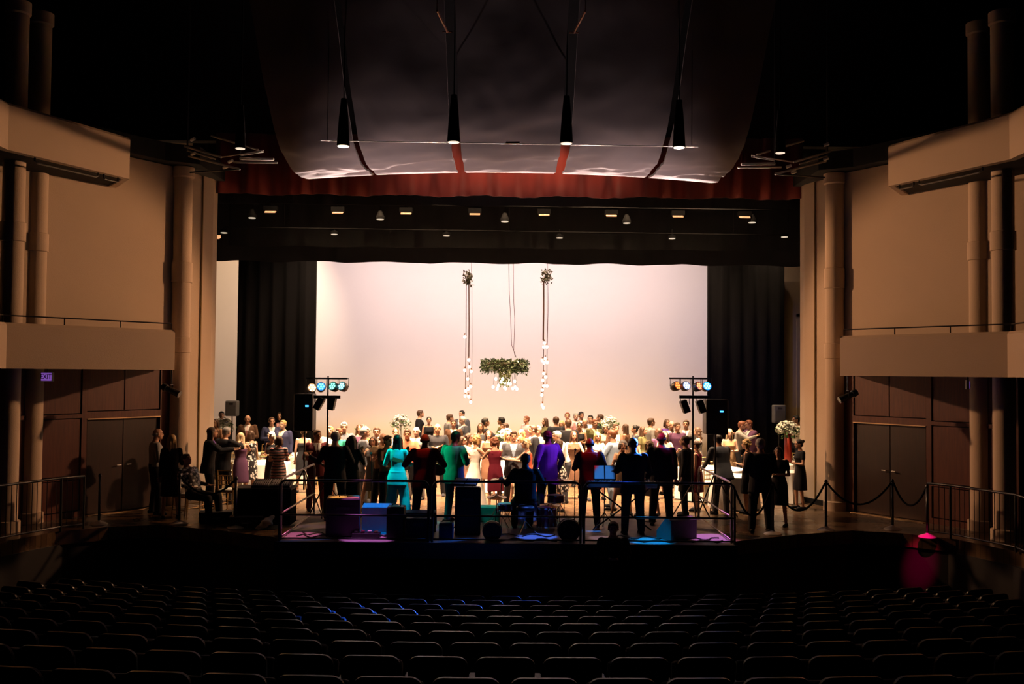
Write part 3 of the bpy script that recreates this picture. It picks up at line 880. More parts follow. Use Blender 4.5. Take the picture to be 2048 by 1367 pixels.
def build_hair(style):
    bm = B()
    if style == 'bald':
        for k in (1, -1): ell(bm, (k * .058, -.035, -.018), (.024, .045, .035))
        ell(bm, (0, -.075, -.022), (.055, .03, .035))
    else:
        ell(bm, (0, -.022, .024), (.083, .096, .092), None, 16, 10)
        ell(bm, (0, -.055, -.03), (.066, .052, .062))
        if style == 'short':
            ell(bm, (0, .035, .080), (.052, .040, .026)); 
            for k in (1, -1): ell(bm, (k * .068, -.015, .01), (.014, .035, .035))
        if style in ('long', 'longwave'):
            L = .30 if style == 'long' else .24
            for k in (-1, 0, 1):
                capsule(bm, (k * .045, -.055, 0), (k * .062, -.075, -L), .045, .035, .8)
            for k in (-1, 1): capsule(bm, (k * .072, 0, .01), (k * .085, -.015, -L * .75), .026, .026)
            if style == 'longwave':
                r = random.Random(3)
                for _ in range(26): ell(bm, (r.uniform(-.09, .09), r.uniform(-.12, -.03), r.uniform(-L, .04)), (.030, .026, .034), None, 8, 6)
        if style == 'bob':
            for k in (-1, 0, 1): capsule(bm, (k * .05, -.05, 0), (k * .058, -.055, -.10), .045, .042)
            for k in (-1, 1): capsule(bm, (k * .074, .005, .02), (k * .082, 0, -.08), .024, .026)
        if style == 'curly':
            r = random.Random(5)
            for _ in range(60):
                a, b = r.uniform(0, 2 * PI), r.uniform(-.5, 1.4)
                p = V((math.cos(a) * math.cos(b) * .088, -.022 + math.sin(a) * math.cos(b) * .098, .01 + math.sin(b) * .095))
                if p.y > .045 and p.z < .055: continue
                ell(bm, p, (.026, .026, .024), None, 8, 6)
            for k in (-1, 1): capsule(bm, (k * .07, -.02, .0), (k * .08, -.03, -.08), .034, .036)
        if style == 'bun':
            ell(bm, (0, -.118, .050), (.046, .040, .044))
    return remesh(bm, .0105, 1)


CACHE = {}


def cached(key, fn):
    if key not in CACHE: CACHE[key] = fn()
    return CACHE[key]


PAL = dict(black=(.010, .010, .013), coal=(.022, .022, .028), navy=(.030, .034, .085), grey=(.16, .155, .16), slate=(.075, .08, .095), silver=(.32, .31, .30), white=(.78, .76, .72),
           cream=(.72, .62, .47), maroon=(.10, .012, .016), burgundy=(.13, .010, .025), teal=(.08, .62, .52), purple=(.20, .09, .42), coral=(.75, .15, .08), pink=(.75, .38, .38),
           tan=(.42, .27, .15), brown=(.12, .06, .035), blue=(.12, .22, .48), sky=(.38, .52, .72), plum=(.09, .035, .08), olive=(.13, .12, .05), red=(.5, .03, .03), green=(.03, .30, .20))
SKIN = dict(light=(.60, .33, .22), fair=(.68, .42, .31), tan=(.42, .22, .13), brown=(.20, .095, .05), dark=(.085, .04, .024))
HAIR = dict(black=(.010, .008, .007), brown=(.055, .026, .013), auburn=(.16, .05, .02), blond=(.42, .26, .10), pale=(.60, .46, .28), grey=(.28, .27, .26), white=(.62, .60, .56))


def cmat(c): return mat('cloth_' + c, PAL[c], .85, vary=.12, scale=14, spec=.2, sheen=.0)
def smat(c): return mat('skin_' + c, SKIN[c], .55, vary=.05, scale=20, spec=.35)
def hmat(c): return mat('hair_' + c, HAIR[c], .55, vary=.25, scale=40, spec=.4)


EYE = mat('eye_dark', (.012, .008, .006), .3); BROW = mat('brow', (.05, .028, .018), .8); LIP = mat('lips', (.42, .12, .09), .5)
SPOT = None


def pattern_mat():
    if 'pattern_cloth' in MATS: return MATS['pattern_cloth']
    m = bpy.data.materials.new('pattern_cloth'); m.use_nodes = True; nt = m.node_tree
    v = nt.nodes.new('ShaderNodeTexVoronoi'); v.inputs['Scale'].default_value = 16
    r = nt.nodes.new('ShaderNodeValToRGB'); r.color_ramp.interpolation = 'CONSTANT'
    r.color_ramp.elements[0].color = (.78, .74, .70, 1); r.color_ramp.elements[1].color = (.015, .012, .014, 1); r.color_ramp.elements[1].position = .42
    tc = nt.nodes.new('ShaderNodeTexCoord'); nt.links.new(tc.outputs['Object'], v.inputs['Vector'])
    nt.links.new(v.outputs['Distance'], r.inputs[0]); nt.links.new(r.outputs[0], nt.nodes['Principled BSDF'].inputs['Base Color'])
    MATS['pattern_cloth'] = m; return m


def stripe_mat():
    if 'striped_cloth' in MATS: return MATS['striped_cloth']
    m = bpy.data.materials.new('striped_cloth'); m.use_nodes = True; nt = m.node_tree
    w = nt.nodes.new('ShaderNodeTexWave'); w.bands_direction = 'Z'; w.inputs['Scale'].default_value = 4.5; w.inputs['Distortion'].default_value = 3
    r = nt.nodes.new('ShaderNodeValToRGB'); r.color_ramp.interpolation = 'CONSTANT'
    r.color_ramp.elements[0].color = (.015, .012, .018, 1); r.color_ramp.elements[1].color = (.62, .58, .55, 1); r.color_ramp.elements[1].position = .6
    e = r.color_ramp.elements.new(.85); e.color = (.28, .02, .02, 1)
    tc = nt.nodes.new('ShaderNodeTexCoord'); nt.links.new(tc.outputs['Object'], w.inputs['Vector'])
    nt.links.new(w.outputs['Fac'], r.inputs[0]); nt.links.new(r.outputs[0], nt.nodes['Principled BSDF'].inputs['Base Color'])
    MATS['striped_cloth'] = m; return m


def cm(c): return pattern_mat() if c == 'pattern' else stripe_mat() if c == 'stripe' else cmat(c)


def part(name, me, parent, material, M=None):
    o = bpy.data.objects.new(name, me); COL.objects.link(o); o.parent = parent
    if not me.materials: me.materials.append(material)
    o.material_slots[0].link = 'OBJECT'; o.material_slots[0].material = material
    if M is not None: o.matrix_local = M
    return o


def person(px, py, H, deg, pose, outfit, cols, hair, hcol, skin, label, group=None, d=None, z=0.0):
    """px, py: where the crown of the head stands in the photograph; H height in metres; deg: heading, 0 looks
    upstage (back to the auditorium), 90 towards stage left of the picture, 180 towards the auditorium"""
    fem = outfit[0] in 'dwt' and outfit != 'tee'
    k = H / 1.75
    rig = cached(('rig', pose, fem), lambda: Rig(pose, fem))
    top = (rig.H @ V((0, 0, .108))).z * k + z
    if d is None: d = 1991 * (3.05 - top) / (py - hor(px))
    d = settle(px, d, pose == 'hug')
    x = X(px, d, py); PLACED.append((x, d))
    hx, hy = (rig.H.translation * k).xy; a = math.radians(deg)
    ox, oy = hx * math.cos(a) - hy * math.sin(a), hx * math.sin(a) + hy * math.cos(a)
    me = cached(('body', pose, fem), lambda: build_body(rig))
    if not me.materials:
        for m_ in (smat('light'), EYE, BROW, LIP): me.materials.append(m_)
    o = bpy.data.objects.new('person', me); COL.objects.link(o)
    o.material_slots[0].link = 'OBJECT'; o.material_slots[0].material = smat(skin)
    o.location = (x - ox, d - oy * .4, z); o.rotation_euler = (0, 0, a); wd = k * (1.03 if fem else 1.13 if d < 21 else 1.08); o.scale = (wd, wd, k)
    tag(o, label, 'person', group)
    c = list(cols) + ['black'] * 4
    if outfit in ('suit', 'suitopen', 'coat'):
        J = cached(('suit', pose, fem, outfit), lambda: split_suit(rig, build_jacket(rig, True, 1, .018, outfit == 'coat'), outfit == 'suit'))
        part('jacket', J[0], o, cm(c[0]))
        if J[1]: part('shirt', J[1], o, cm(c[1]))
        if J[2]: part('tie', J[2], o, cm(c[2]))
        part('trousers', cached(('tr', pose, fem), lambda: build_trousers(rig)), o, cm(c[3] if len(cols) > 3 else c[0]))
    elif outfit in ('shirt', 'tee'):
        part('shirt', cached(('sh', pose, fem, outfit), lambda: build_jacket(rig, False, 1 if outfit == 'shirt' else .2, .010)), o, cm(c[0]))
        part('trousers', cached(('tr', pose, fem), lambda: build_trousers(rig)), o, cm(c[1]))
    elif outfit == 'wide':          # loose top and wide trousers
        part('top', cached(('wt', pose), lambda: build_jacket(rig, True, .5, .012)), o, cm(c[0]))
        part('trousers', cached(('ww', pose), lambda: build_trousers(rig, .055)), o, cm(c[1]))
    elif outfit[0] == 'd':          # dress variants: d + k/l/g (knee/long/gown) + s/l/n (sleeveless, long sleeve, none)
        ln, fl = {'k': (.46, .02), 'f': (.50, .13), 'l': (.80, .10), 'g': (.86, .24)}[outfit[1]]
        tp = {'s': 'sleeveless', 'l': 'long', 'h': 'sleeved', 'n': 'strapless'}[outfit[2]]
        part('dress', cached(('dr', pose, outfit), lambda: build_dress(rig, ln, fl, tp)), o, cm(c[0]))
    for i, sm in enumerate(cached(('shoe', pose, fem), lambda: build_shoes(rig, fem))): part('shoe', sm, o, cmat('black') if outfit != 'dfs' else cmat('cream'))
    if hair: part('hair', cached(('hair', hair), lambda: build_hair(hair)), o, hmat(hcol), rig.H)
    return o


PLACED = []
TABLES = [
 (449, 900, 29.2, .75, 'left white bouquet near the cream reveal'),
 (594, 905, 27.6, .75, 'left loudspeaker tower'),
 (527, 905, 25.2, .70, 'suited group at left'),
 (727, 900, 28.6, .80, 'low white flowers left of centre'),
 (803, 900, 31.6, .80, 'tall round bouquet left of centre'),
 (1010, 900, 26.0, .80, 'centre white flowers'),
 (1219, 900, 30.0, .80, 'right-centre flowers'),
 (1420, 900, 24.6, .80, 'right loudspeaker tower'),
 (1468, 900, 22.9, .50, 'leaning person in dark slate'),
 (1576, 905, 26.4, .75, 'right white bouquet'),
 (1571, 935, 24.0, .32, 'server in black near the cream reveal'),
]
TXY = [(X(p, d_, 900), d_, r_) for p, _, d_, r_, _ in TABLES] + [(X(612, 21.5, 900), 21.5, .2), (X(1430, 21.5, 900), 21.5, .2)]


def settle(px, d, close):
    """nobody stands inside somebody else or inside a table"""
    best = d
    for step in range(60):
        for sg in (1, -1):
            dd = d + sg * step * .07; x = X(px, dd, 900); ok = True
            if dd > 33.6 or (d < 20.95) != (dd < 20.95): continue
            for qx, qy in PLACED:
                if (qx - x) ** 2 + (qy - dd) ** 2 < (.30 if close else .44) ** 2: ok = False; break
            if ok:
                for tx, ty, tr in TXY:
                    if (tx - x) ** 2 + (ty - dd) ** 2 < (tr + .27) ** 2: ok = False; break
            if ok: return dd
    return best


# (px, py, height, heading, pose, outfit, colours, hair, hair colour, skin, label, depth)
PEOPLE = [
 # ---- left side of the apron
 (319, 852, 1.83, 300, 'clasp', 'shirt', ['silver', 'black'], 'bald', 'grey', 'light', 'bald person in a pale patterned shirt facing the blond person near the wood doors', 21.2),
 (346, 862, 1.74, 20, 'drink', 'dkl', ['black'], 'long', 'blond', 'light', 'person with long blond hair and black dress, seen from behind near the wood doors', 20.6),
 (377, 927, 1.75, 245, 'recline', 'shirt', ['pattern', 'black'], 'short', 'brown', 'light', 'person in a patterned shirt slumped on a chair beside the gold chairs', 20.9),
 (427, 850, 1.80, 285, 'reach', 'suit', ['black', 'purple', 'black'], 'long', 'brown', 'light', 'person with dark tousled hair in a black suit turned to the embracing couple', 22.3),
 (455, 862, 1.78, 330, 'hug', 'suit', ['black', 'white', 'black'], 'short', 'grey', 'light', 'grey-haired person in black hugging the blond person in a strapless dress', 22.9),
 (483, 864, 1.62, 20, 'hug', 'dkn', ['plum'], 'long', 'pale', 'light', 'blond person in a dark strapless sparkling dress, back to the seats', 23.4),
 (503, 858, 1.62, 60, 'stand', 'dks', ['pattern'], 'bob', 'brown', 'light', 'brown-haired person in a black and white patterned dress by the embracing couple', 24.4),
 (545, 862, 1.60, 150, 'clasp', 'dks', ['black'], 'curly', 'white', 'light', 'white-haired person in a black sleeveless dress looking down at their hands', 24.0),
 (560, 878, 1.60, 10, 'clasp', 'dkh', ['stripe'], 'bob', 'brown', 'light', 'person in a red, white and black striped top seen from behind', 22.6),
 (419, 828, 1.72, 230, 'stand', 'dks', ['coal'], 'long', 'brown', 'light', 'dark-haired person half hidden by the cream reveal, left of the white bouquet', None),
 (446, 825, 1.80, 200, 'stand', 'suit', ['coal', 'white', 'coal'], 'short', 'black', 'tan', 'dark-haired person standing just behind the left white bouquet', 31.0),
 (434, 838, 1.70, 160, 'stand', 'dks', ['brown'], 'bob', 'brown', 'tan', 'short brown-haired person peeking out beside the left white bouquet', 29.6),
 (498, 821, 1.80, 185, 'clasp', 'suit', ['brown', 'white', 'pink'], 'bald', 'grey', 'light', 'bald person in a brown suit with pink tie before the left black curtain', 28.6),
 (526, 822, 1.80, 170, 'stand', 'suit', ['coal', 'white', 'tan'], 'short', 'auburn', 'light', 'person in a charcoal suit standing right of the bald person with pink tie', None),
 (546, 829, 1.76, 200, 'clasp', 'suit', ['navy', 'white', 'navy'], 'short', 'brown', 'light', 'person in a navy suit in the group before the left black curtain', 27.6),
 (562, 816, 1.84, 180, 'stand', 'suit', ['coal', 'pink', 'grey'], 'short', 'brown', 'light', 'tallest person of the suited group before the left black curtain', 29.6),
 (568, 831, 1.76, 160, 'stand', 'suitopen', ['navy', 'cream', 'navy'], 'short', 'blond', 'fair', 'blond person in an open navy suit with pocket square', 26.9),
 (590, 821, 1.80, 120, 'stand', 'suit', ['navy', 'white', 'navy'], 'short', 'black', 'light', 'person in navy partly hidden by the left loudspeaker tower', None),
 # ---- behind the left tower
 (609, 858, 1.64, 5, 'stand', 'dkn', ['black'], 'bun', 'brown', 'light', 'person with bare shoulders in black under the left loudspeaker', 25.2),
 (637, 860, 1.78, 200, 'drink', 'suit', ['maroon', 'white', 'maroon'], 'short', 'brown', 'tan', 'smiling dark-haired person right of the left loudspeaker', None),
 (662, 851, 1.72, 180, 'stand', 'suit', ['silver', 'white', 'grey'], 'short', 'blond', 'fair', 'fair person in a light jacket behind the left light pole', None),
 (679, 855, 1.72, 150, 'stand', 'dkh', ['green'], 'short', 'auburn', 'light', 'person in green right of the left light pole', None),
 (690, 843, 1.80, 190, 'clasp', 'shirt', ['slate', 'black'], 'short', 'grey', 'light', 'grey-haired person in a slate shirt left of the low white flowers', None),
 (702, 873, 1.68, 190, 'dance', 'dkh', ['tan'], 'long', 'brown', 'light', 'brown-haired dancer in tan seen above the black-haired band member', None),
 (731, 866, 1.77, 280, 'stand', 'suit', ['slate', 'white', 'slate'], 'short', 'grey', 'light', 'grey-bearded person in a slate suit turned to the singer', 23.2),
 (755, 853, 1.76, 185, 'stand', 'suit', ['olive', 'white', 'olive'], 'short', 'brown', 'light', 'person in an olive suit between the two white flower arrangements', None),
 (768, 865, 1.74, 210, 'dance', 'tee', ['tan', 'black'], 'bald', 'brown', 'light', 'balding dancer in a tan shirt left of the tall round bouquet', None),
 (778, 868, 1.72, 230, 'dance', 'shirt', ['brown', 'black'], 'short', 'brown', 'tan', 'dancer in a brown shirt close to the singer', None),
 (793, 855, 1.66, 190, 'stand', 'dks', ['white'], 'bun', 'brown', 'light', 'person in white with dark pinned hair beneath the tall round bouquet', None),
 (816, 857, 1.76, 180, 'dance', 'shirt', ['coral', 'black'], 'short', 'brown', 'tan', 'dancer in a coral shirt right of the singer head', None),
 (834, 852, 1.76, 170, 'clasp', 'suit', ['grey', 'white', 'grey'], 'bald', 'white', 'fair', 'bald person in a grey suit behind the band leader', None),
 (842, 821, 1.83, 275, 'stand', 'suit', ['black', 'white', 'black'], 'short', 'brown', 'light', 'tall person in a black suit in profile before the pale backdrop, left half', None),
 (859, 831, 1.68, 190, 'stand', 'dks', ['black'], 'bun', 'black', 'light', 'dark-haired person in a black sleeveless dress before the pale backdrop', None),
 (876, 846, 1.80, 185, 'cross', 'shirt', ['black', 'black'], 'bald', 'black', 'tan', 'bald person in a black shirt with folded arms', None),
 (901, 827, 1.80, 290, 'clasp', 'suit', ['grey', 'silver', 'grey'], 'short', 'brown', 'light', 'brown-haired person in a grey suit facing the white-haired person', None),
 (924, 822, 1.84, 150, 'stand', 'suit', ['slate', 'white', 'slate'], 'short', 'black', 'light', 'person in a slate suit just behind the white-haired person in grey', 32.4),
 (925, 832, 1.76, 120, 'clasp', 'suit', ['slate', 'white', 'slate'], 'short', 'white', 'fair', 'white-haired person in a grey suit below the left bulb strand', 29.8),
 (972, 835, 1.80, 290, 'gesture', 'suit', ['coal', 'white', 'coal'], 'short', 'black', 'tan', 'person in a dark suit raising one hand under the greenery chandelier', None),
 (1003, 833, 1.78, 70, 'stand', 'shirt', ['olive', 'black'], 'short', 'black', 'tan', 'dark-haired person facing left above the centre white flowers', None),
 (978, 867, 1.66, 180, 'stand', 'dks', ['brown'], 'long', 'brown', 'fair', 'smiling long-haired person looking at the band, left of the centre flowers', 24.6),
 (1028, 861, 1.76, 180, 'clasp', 'suitopen', ['slate', 'sky', 'sky'], 'short', 'brown', 'light', 'person in an open slate jacket and pale shirt right of the centre flowers', None),
 (1043, 857, 1.66, 150, 'dance', 'dks', ['tan'], 'longwave', 'blond', 'light', 'curly blond dancer in tan right of the centre flowers', None),
 (1053, 831, 1.72, 130, 'stand', 'shirt', ['pink', 'coal'], 'short', 'auburn', 'light', 'person in a pink shirt before the pale backdrop near its centre', None),
 (1066, 849, 1.80, 100, 'stand', 'suit', ['black', 'white', 'black'], 'short', 'brown', 'light', 'brown-haired person in a black suit facing left behind the purple-lit player', None),
 (1076, 861, 1.76, 160, 'stand', 'suit', ['grey', 'white', 'grey'], 'short', 'grey', 'light', 'grey-haired person just behind the purple-lit player', 24.8),
 (1090, 835, 1.70, 120, 'stand', 'dkh', ['olive'], 'long', 'brown', 'light', 'long dark-haired person in olive below the right bulb strand', None),
 (1112, 832, 1.82, 20, 'stand', 'suit', ['coal', 'white', 'coal'], 'short', 'brown', 'light', 'person in a charcoal suit, back turned, right of the right bulb strand', None),
 # ---- dance floor centre
 (956, 874, 1.66, 300, 'reach', 'dgs', ['white'], 'curly', 'blond', 'light', 'blond person in a full white gown dancing behind the band', 22.4),
 (940, 876, 1.66, 240, 'dance', 'dks', ['cream'], 'longwave', 'brown', 'light', 'brown-haired dancer right behind the person in the white gown', 23.2),
 (989, 881, 1.64, 25, 'reach', 'dks', ['burgundy'], 'curly', 'auburn', 'light', 'auburn-haired dancer in a burgundy dress seen from behind', 22.2),
 (1040, 886, 1.62, 130, 'dance', 'dks', ['cream'], 'longwave', 'blond', 'light', 'blond dancer in cream behind the dancer in coral', 22.9),
 (1052, 893, 1.62, 100, 'reach', 'dks', ['coral'], 'curly', 'pale', 'fair', 'pale blond dancer in a coral dress above the drummer', 22.0),
 (1114, 876, 1.74, 110, 'lean', 'shirt', ['white', 'coal'], 'short', 'white', 'light', 'person in a white shirt bending behind the purple-lit player', 23.6),
 (1117, 891, 1.60, 85, 'reach', 'dks', ['pattern'], 'bob', 'brown', 'light', 'brown-haired dancer in a black and white dotted dress right of the purple-lit player', 22.2),
 (1016, 884, 1.64, 200, 'dance', 'dfs', ['white'], 'long', 'blond', 'light', 'blond dancer in a short white flared dress between burgundy and coral dancers', 24.6),
 (926, 884, 1.62, 250, 'reach', 'dks', ['pink'], 'bob', 'brown', 'light', 'dancer in a pink dress just right of the teal-jacketed player', 23.0),
 # ---- back right group
 (1135, 824, 1.82, 170, 'stand', 'shirt', ['pink', 'black'], 'short', 'auburn', 'light', 'person in a pink shirt at the rear of the backdrop group, its left end', None),
 (1137, 840, 1.84, 5, 'stand', 'suit', ['black', 'white', 'black'], 'short', 'brown', 'light', 'large person in a black suit standing with back turned, left of the tank-top person', 26.8),
 (1124, 841, 1.68, 160, 'stand', 'dks', ['cream'], 'long', 'blond', 'light', 'fair long-haired person in cream beside the large black-suited back', None),
 (1152, 825, 1.80, 190, 'stand', 'shirt', ['white', 'black'], 'short', 'grey', 'fair', 'person in a white shirt at the rear of the backdrop group', None),
 (1159, 833, 1.70, 175, 'cross', 'dks', ['black'], 'bun', 'black', 'tan', 'person in a black tank dress with bare folded arms', 28.0),
 (1163, 825, 1.82, 200, 'stand', 'suit', ['coal', 'white', 'red'], 'short', 'black', 'tan', 'dark-haired suited person directly behind the tank-dress person', 32.6),
 (1170, 836, 1.74, 180, 'stand', 'suit', ['brown', 'white', 'brown'], 'bald', 'brown', 'light', 'balding person in brown right of the tank-dress person', None),
 (1181, 831, 1.78, 170, 'stand', 'suitopen', ['coal', 'white', 'white'], 'short', 'black', 'light', 'person in an open charcoal jacket showing a white shirt front', None),
 (1190, 836, 1.74, 200, 'stand', 'suit', ['olive', 'cream', 'olive'], 'short', 'auburn', 'light', 'auburn-haired person in olive left of the black-jacketed drinker', None),
 (1200, 829, 1.80, 60, 'drink', 'suit', ['black', 'white', 'black'], 'short', 'brown', 'light', 'person in a black jacket holding a drink left of the right-centre flowers', None),
 (1250, 847, 1.66, 60, 'stand', 'dks', ['brown'], 'long', 'brown', 'light', 'long brown-haired person in brown just right of the right-centre flowers', None),
 (1269, 849, 1.68, 100, 'stand', 'dkh', ['slate'], 'bun', 'black', 'light', 'dark-haired person with pinned hair in slate above the keyboard player', None),
 (1287, 852, 1.66, 240, 'stand', 'dkh', ['olive'], 'long', 'brown', 'light', 'long-haired person in olive facing right above the keyboard player', None),
 (1303, 835, 1.82, 285, 'stand', 'shirt', ['silver', 'coal'], 'short', 'brown', 'light', 'tall person in a pale grey shirt standing above the crowd, right half', None),
 (1317, 855, 1.70, 20, 'stand', 'dkh', ['plum'], 'bob', 'brown', 'light', 'brown-haired person in plum right of the tall pale-shirted person', None),
 (1334, 850, 1.72, 200, 'stand', 'dkh', ['purple'], 'bob', 'brown', 'light', 'person in a purple dress between the pale-shirted and tie-wearing people', 29.9),
 (1343, 841, 1.78, 185, 'stand', 'suit', ['cream', 'white', 'coal'], 'bald', 'auburn', 'light', 'person in a cream jacket and dark tie near the right light tree', None),
 (1355, 842, 1.76, 190, 'pockets', 'shirt', ['plum', 'coal'], 'short', 'brown', 'light', 'person in a dark plum shirt below the right light tree', 27.4),
 (1372, 839, 1.80, 160, 'stand', 'suit', ['grey', 'white', 'grey'], 'short', 'brown', 'light', 'person in a grey suit behind the right light pole', None),
 (1394, 846, 1.68, 80, 'clasp', 'dks', ['grey'], 'longwave', 'brown', 'fair', 'long-haired person in a grey dress just right of the right light pole', 26.2),
 # ---- right mid
 (1195, 869, 1.66, 190, 'dance', 'dks', ['cream'], 'long', 'blond', 'light', 'long blond dancer facing the band beside the red-lit player', 24.2),
 (1223, 867, 1.80, 60, 'dance', 'suitopen', ['sky', 'white', 'white'], 'short', 'auburn', 'light', 'dancer in a light blue jacket left of the keyboard player', 22.6),
 (1246, 880, 1.62, 180, 'dance', 'dks', ['tan'], 'curly', 'grey', 'light', 'grey-haired dancer in tan close to the keyboard player', None),
 (1298, 881, 1.62, 160, 'dance', 'dks', ['cream'], 'curly', 'pale', 'fair', 'pale-haired dancer between the keyboard player and the magenta-lit player', None),
 (1369, 874, 1.74, 70, 'stand', 'coat', ['black', 'white', 'black'], 'bun', 'brown', 'light', 'person in a long black coat with pinned hair, right end of the band', 21.6),
 (1392, 896, 1.58, 60, 'stand', 'dks', ['burgundy'], 'bun', 'brown', 'light', 'short person in a burgundy dress right of the long black coat', 22.4),
 (1437, 872, 1.78, 20, 'lean', 'suit', ['slate', 'white', 'slate'], 'short', 'black', 'light', 'person in a dark slate suit leaning over the tables behind the rail', 21.9),
 (1459, 857, 1.66, 180, 'clasp', 'dks', ['tan'], 'long', 'pale', 'fair', 'pale blond person in tan at the tables left of the embracing pair', 26.0),
 (1484, 836, 1.80, 250, 'hug', 'shirt', ['silver', 'coal'], 'short', 'auburn', 'light', 'person in a pale shirt embracing the person in a plum jacket', 27.6),
 (1497, 833, 1.82, 110, 'hug', 'suit', ['plum', 'white', 'plum'], 'short', 'auburn', 'light', 'person in a plum jacket embracing the pale-shirted person', 27.8),
 (1492, 869, 1.64, 60, 'clasp', 'dks', ['black'], 'curly', 'blond', 'light', 'blond person in a black dress left of the big black-suited back', 22.8),
 (1521, 872, 1.84, 355, 'clasp', 'suit', ['black', 'white', 'black'], 'short', 'grey', 'light', 'large grey-haired person in a black suit, back turned, by the rope barrier', 19.45),
 (1556, 888, 1.62, 150, 'clasp', 'dkh', ['black'], 'bob', 'brown', 'light', 'brown-haired person in a short black dress beside the rope barrier', 20.2),
 (1597, 880, 1.60, 95, 'clasp', 'dkh', ['black'], 'bun', 'black', 'light', 'dark-haired server in black holding a tray near the cream reveal', 22.9),
 (1552, 832, 1.78, 285, 'reach', 'suit', ['black', 'white', 'black'], 'short', 'black', 'light', 'person in a black suit left of the right white bouquet', 29.9),
 (1592, 829, 1.87, 100, 'stand', 'shirt', ['cream', 'coal'], 'short', 'black', 'tan', 'dark-haired person in a cream shirt right of the right white bouquet', 29.7),
 # ---- seated and scattered heads in the middle distance
 (720, 866, 1.66, 200, 'stand', 'dks', ['plum'], 'long', 'brown', 'light', 'long-haired person in plum beside the low white flowers', 26.5),
 (748, 876, 1.64, 170, 'dance', 'dks', ['grey'], 'bob', 'brown', 'light', 'brown-haired dancer in grey left of the white-haired dancer', None),
 (1010, 858, 1.70, 100, 'stand', 'suit', ['navy', 'white', 'navy'], 'short', 'brown', 'light', 'person in navy half hidden by the centre white flowers', 27.2),
 (962, 861, 1.68, 170, 'stand', 'dks', ['slate'], 'long', 'brown', 'light', 'person in slate between the raised-hand person and the white gown', 27.9),
 (908, 852, 1.72, 180, 'stand', 'suit', ['brown', 'white', 'brown'], 'short', 'brown', 'light', 'person in brown right of the person with folded arms', 28.4),
 (1148, 866, 1.66, 190, 'dance', 'dks', ['brown'], 'long', 'brown', 'light', 'long-haired dancer in brown left of the red-lit player', 24.4),
 (1212, 856, 1.68, 170, 'stand', 'dkh', ['cream'], 'curly', 'grey', 'light', 'grey-haired person in cream under the right-centre flowers', 27.4),
 (1232, 861, 1.74, 200, 'stand', 'suit', ['brown', 'white', 'tan'], 'short', 'brown', 'light', 'person in a brown suit and tan tie right of the light blue jacket', 26.4),
 (1330, 868, 1.66, 190, 'dance', 'dks', ['tan'], 'longwave', 'brown', 'light', 'wavy-haired dancer in tan near the magenta-lit player', 24.6),
 # ---- the band
 (672, 870, 1.80, 10, 'guitar', 'suit', ['black', 'white', 'black'], 'short', 'grey', 'light', 'guitarist in a black suit at the left end of the band, back turned', 20.2),
 (706, 886, 1.70, 350, 'sing', 'dkl', ['black'], 'long', 'black', 'tan', 'black-haired person in black between the left guitarist and the white-haired dancer', 20.5),
 (762, 880, 1.60, 5, 'dance', 'dks', ['black'], 'curly', 'white', 'light', 'white-haired person in a black sleeveless dress seen from behind', 21.9),
 (797, 869, 1.76, 350, 'sing', 'wide', ['teal', 'teal'], 'long', 'black', 'brown', 'black-haired singer in a bright teal trouser outfit', 20.0),
 (851, 869, 1.83, 0, 'lead', 'suit', ['maroon', 'white', 'black', 'black'], 'bald', 'black', 'brown', 'bald band leader in a maroon jacket with both elbows out', 19.3),
 (913, 861, 1.84, 325, 'guitar', 'suit', ['green', 'white', 'black', 'slate'], 'short', 'black', 'dark', 'player in a green jacket with a magenta-lit face', 20.1),
 (1051, 927, 1.78, 5, 'drum', 'suit', ['black', 'white', 'black'], 'short', 'black', 'dark', 'drummer in black seated behind the drums, blue light on one shoulder', 18.9),
 (1095, 858, 1.86, 40, 'pockets', 'suit', ['purple', 'white', 'black', 'navy'], 'bald', 'black', 'dark', 'player in a purple-lit suit standing right of the drummer', 20.5),
 (1180, 878, 1.76, 0, 'keys', 'suit', ['maroon', 'white', 'black', 'black'], 'bald', 'black', 'brown', 'bald player in a maroon jacket with red-lit head by the music sheets', 19.6),
 (1266, 877, 1.82, 5, 'keys', 'suit', ['black', 'white', 'black'], 'short', 'black', 'dark', 'keyboard player in black, widest back on the right of the band', 18.75),
 (1323, 867, 1.86, 350, 'stand', 'suit', ['black', 'white', 'black'], 'bald', 'black', 'brown', 'player in a black suit with a magenta head and blue-lit shoulder', 19.9),
]
for q in PEOPLE:
    dz = 0.05 if (q[11] and 17.7 < q[11] < 20.85 and 560 < q[0] < 1465) else 0.0
    if 'near the wood doors' in q[10]: dz = 0
    person(*q[:11], d=q[11], z=dz)
# technician in the pit in front of the platform
person(1226, 1040, 1.76, 175, 'clasp', 'shirt', ['black', 'black'], 'short', 'brown', 'light', 'person in black standing in the pit in front of the band platform', d=17.0, z=Z(1226, 1040, 17.0) - 1.745)
# ---------------------------------------------------------------- band platform
FZ = 0.05
t = thing('band_platform', 'black low platform deck carrying the band at the centre front', 'platform')
DECK = mat('deck_board', (0.34, 0.32, 0.34), 0.45, vary=.3, scale=5)
bm = B(); box(bm, (0, 19.3, 0.028), (8.1, 3.4, 0.044)); finish('deck', bm, DECK, t)
bm = B(); box(bm, (0, 17.61, -0.08), (8.14, 0.03, 0.27)); finish('fascia', bm, BLKMET, t)
bm = B(); curtain(bm, -4.05, 4.05, 17.64, -1.62, -0.2, 0.02, 0.35, seed=8); finish('skirt', bm, VELOUR, t, smooth=True)
for x in (-3.9, -1.3, 1.3, 3.9):
    bm = B(); tube(bm, [(x, 17.8, -1.6), (x, 17.8, 0.01)], .025); finish('leg', bm, BLKMET, t)


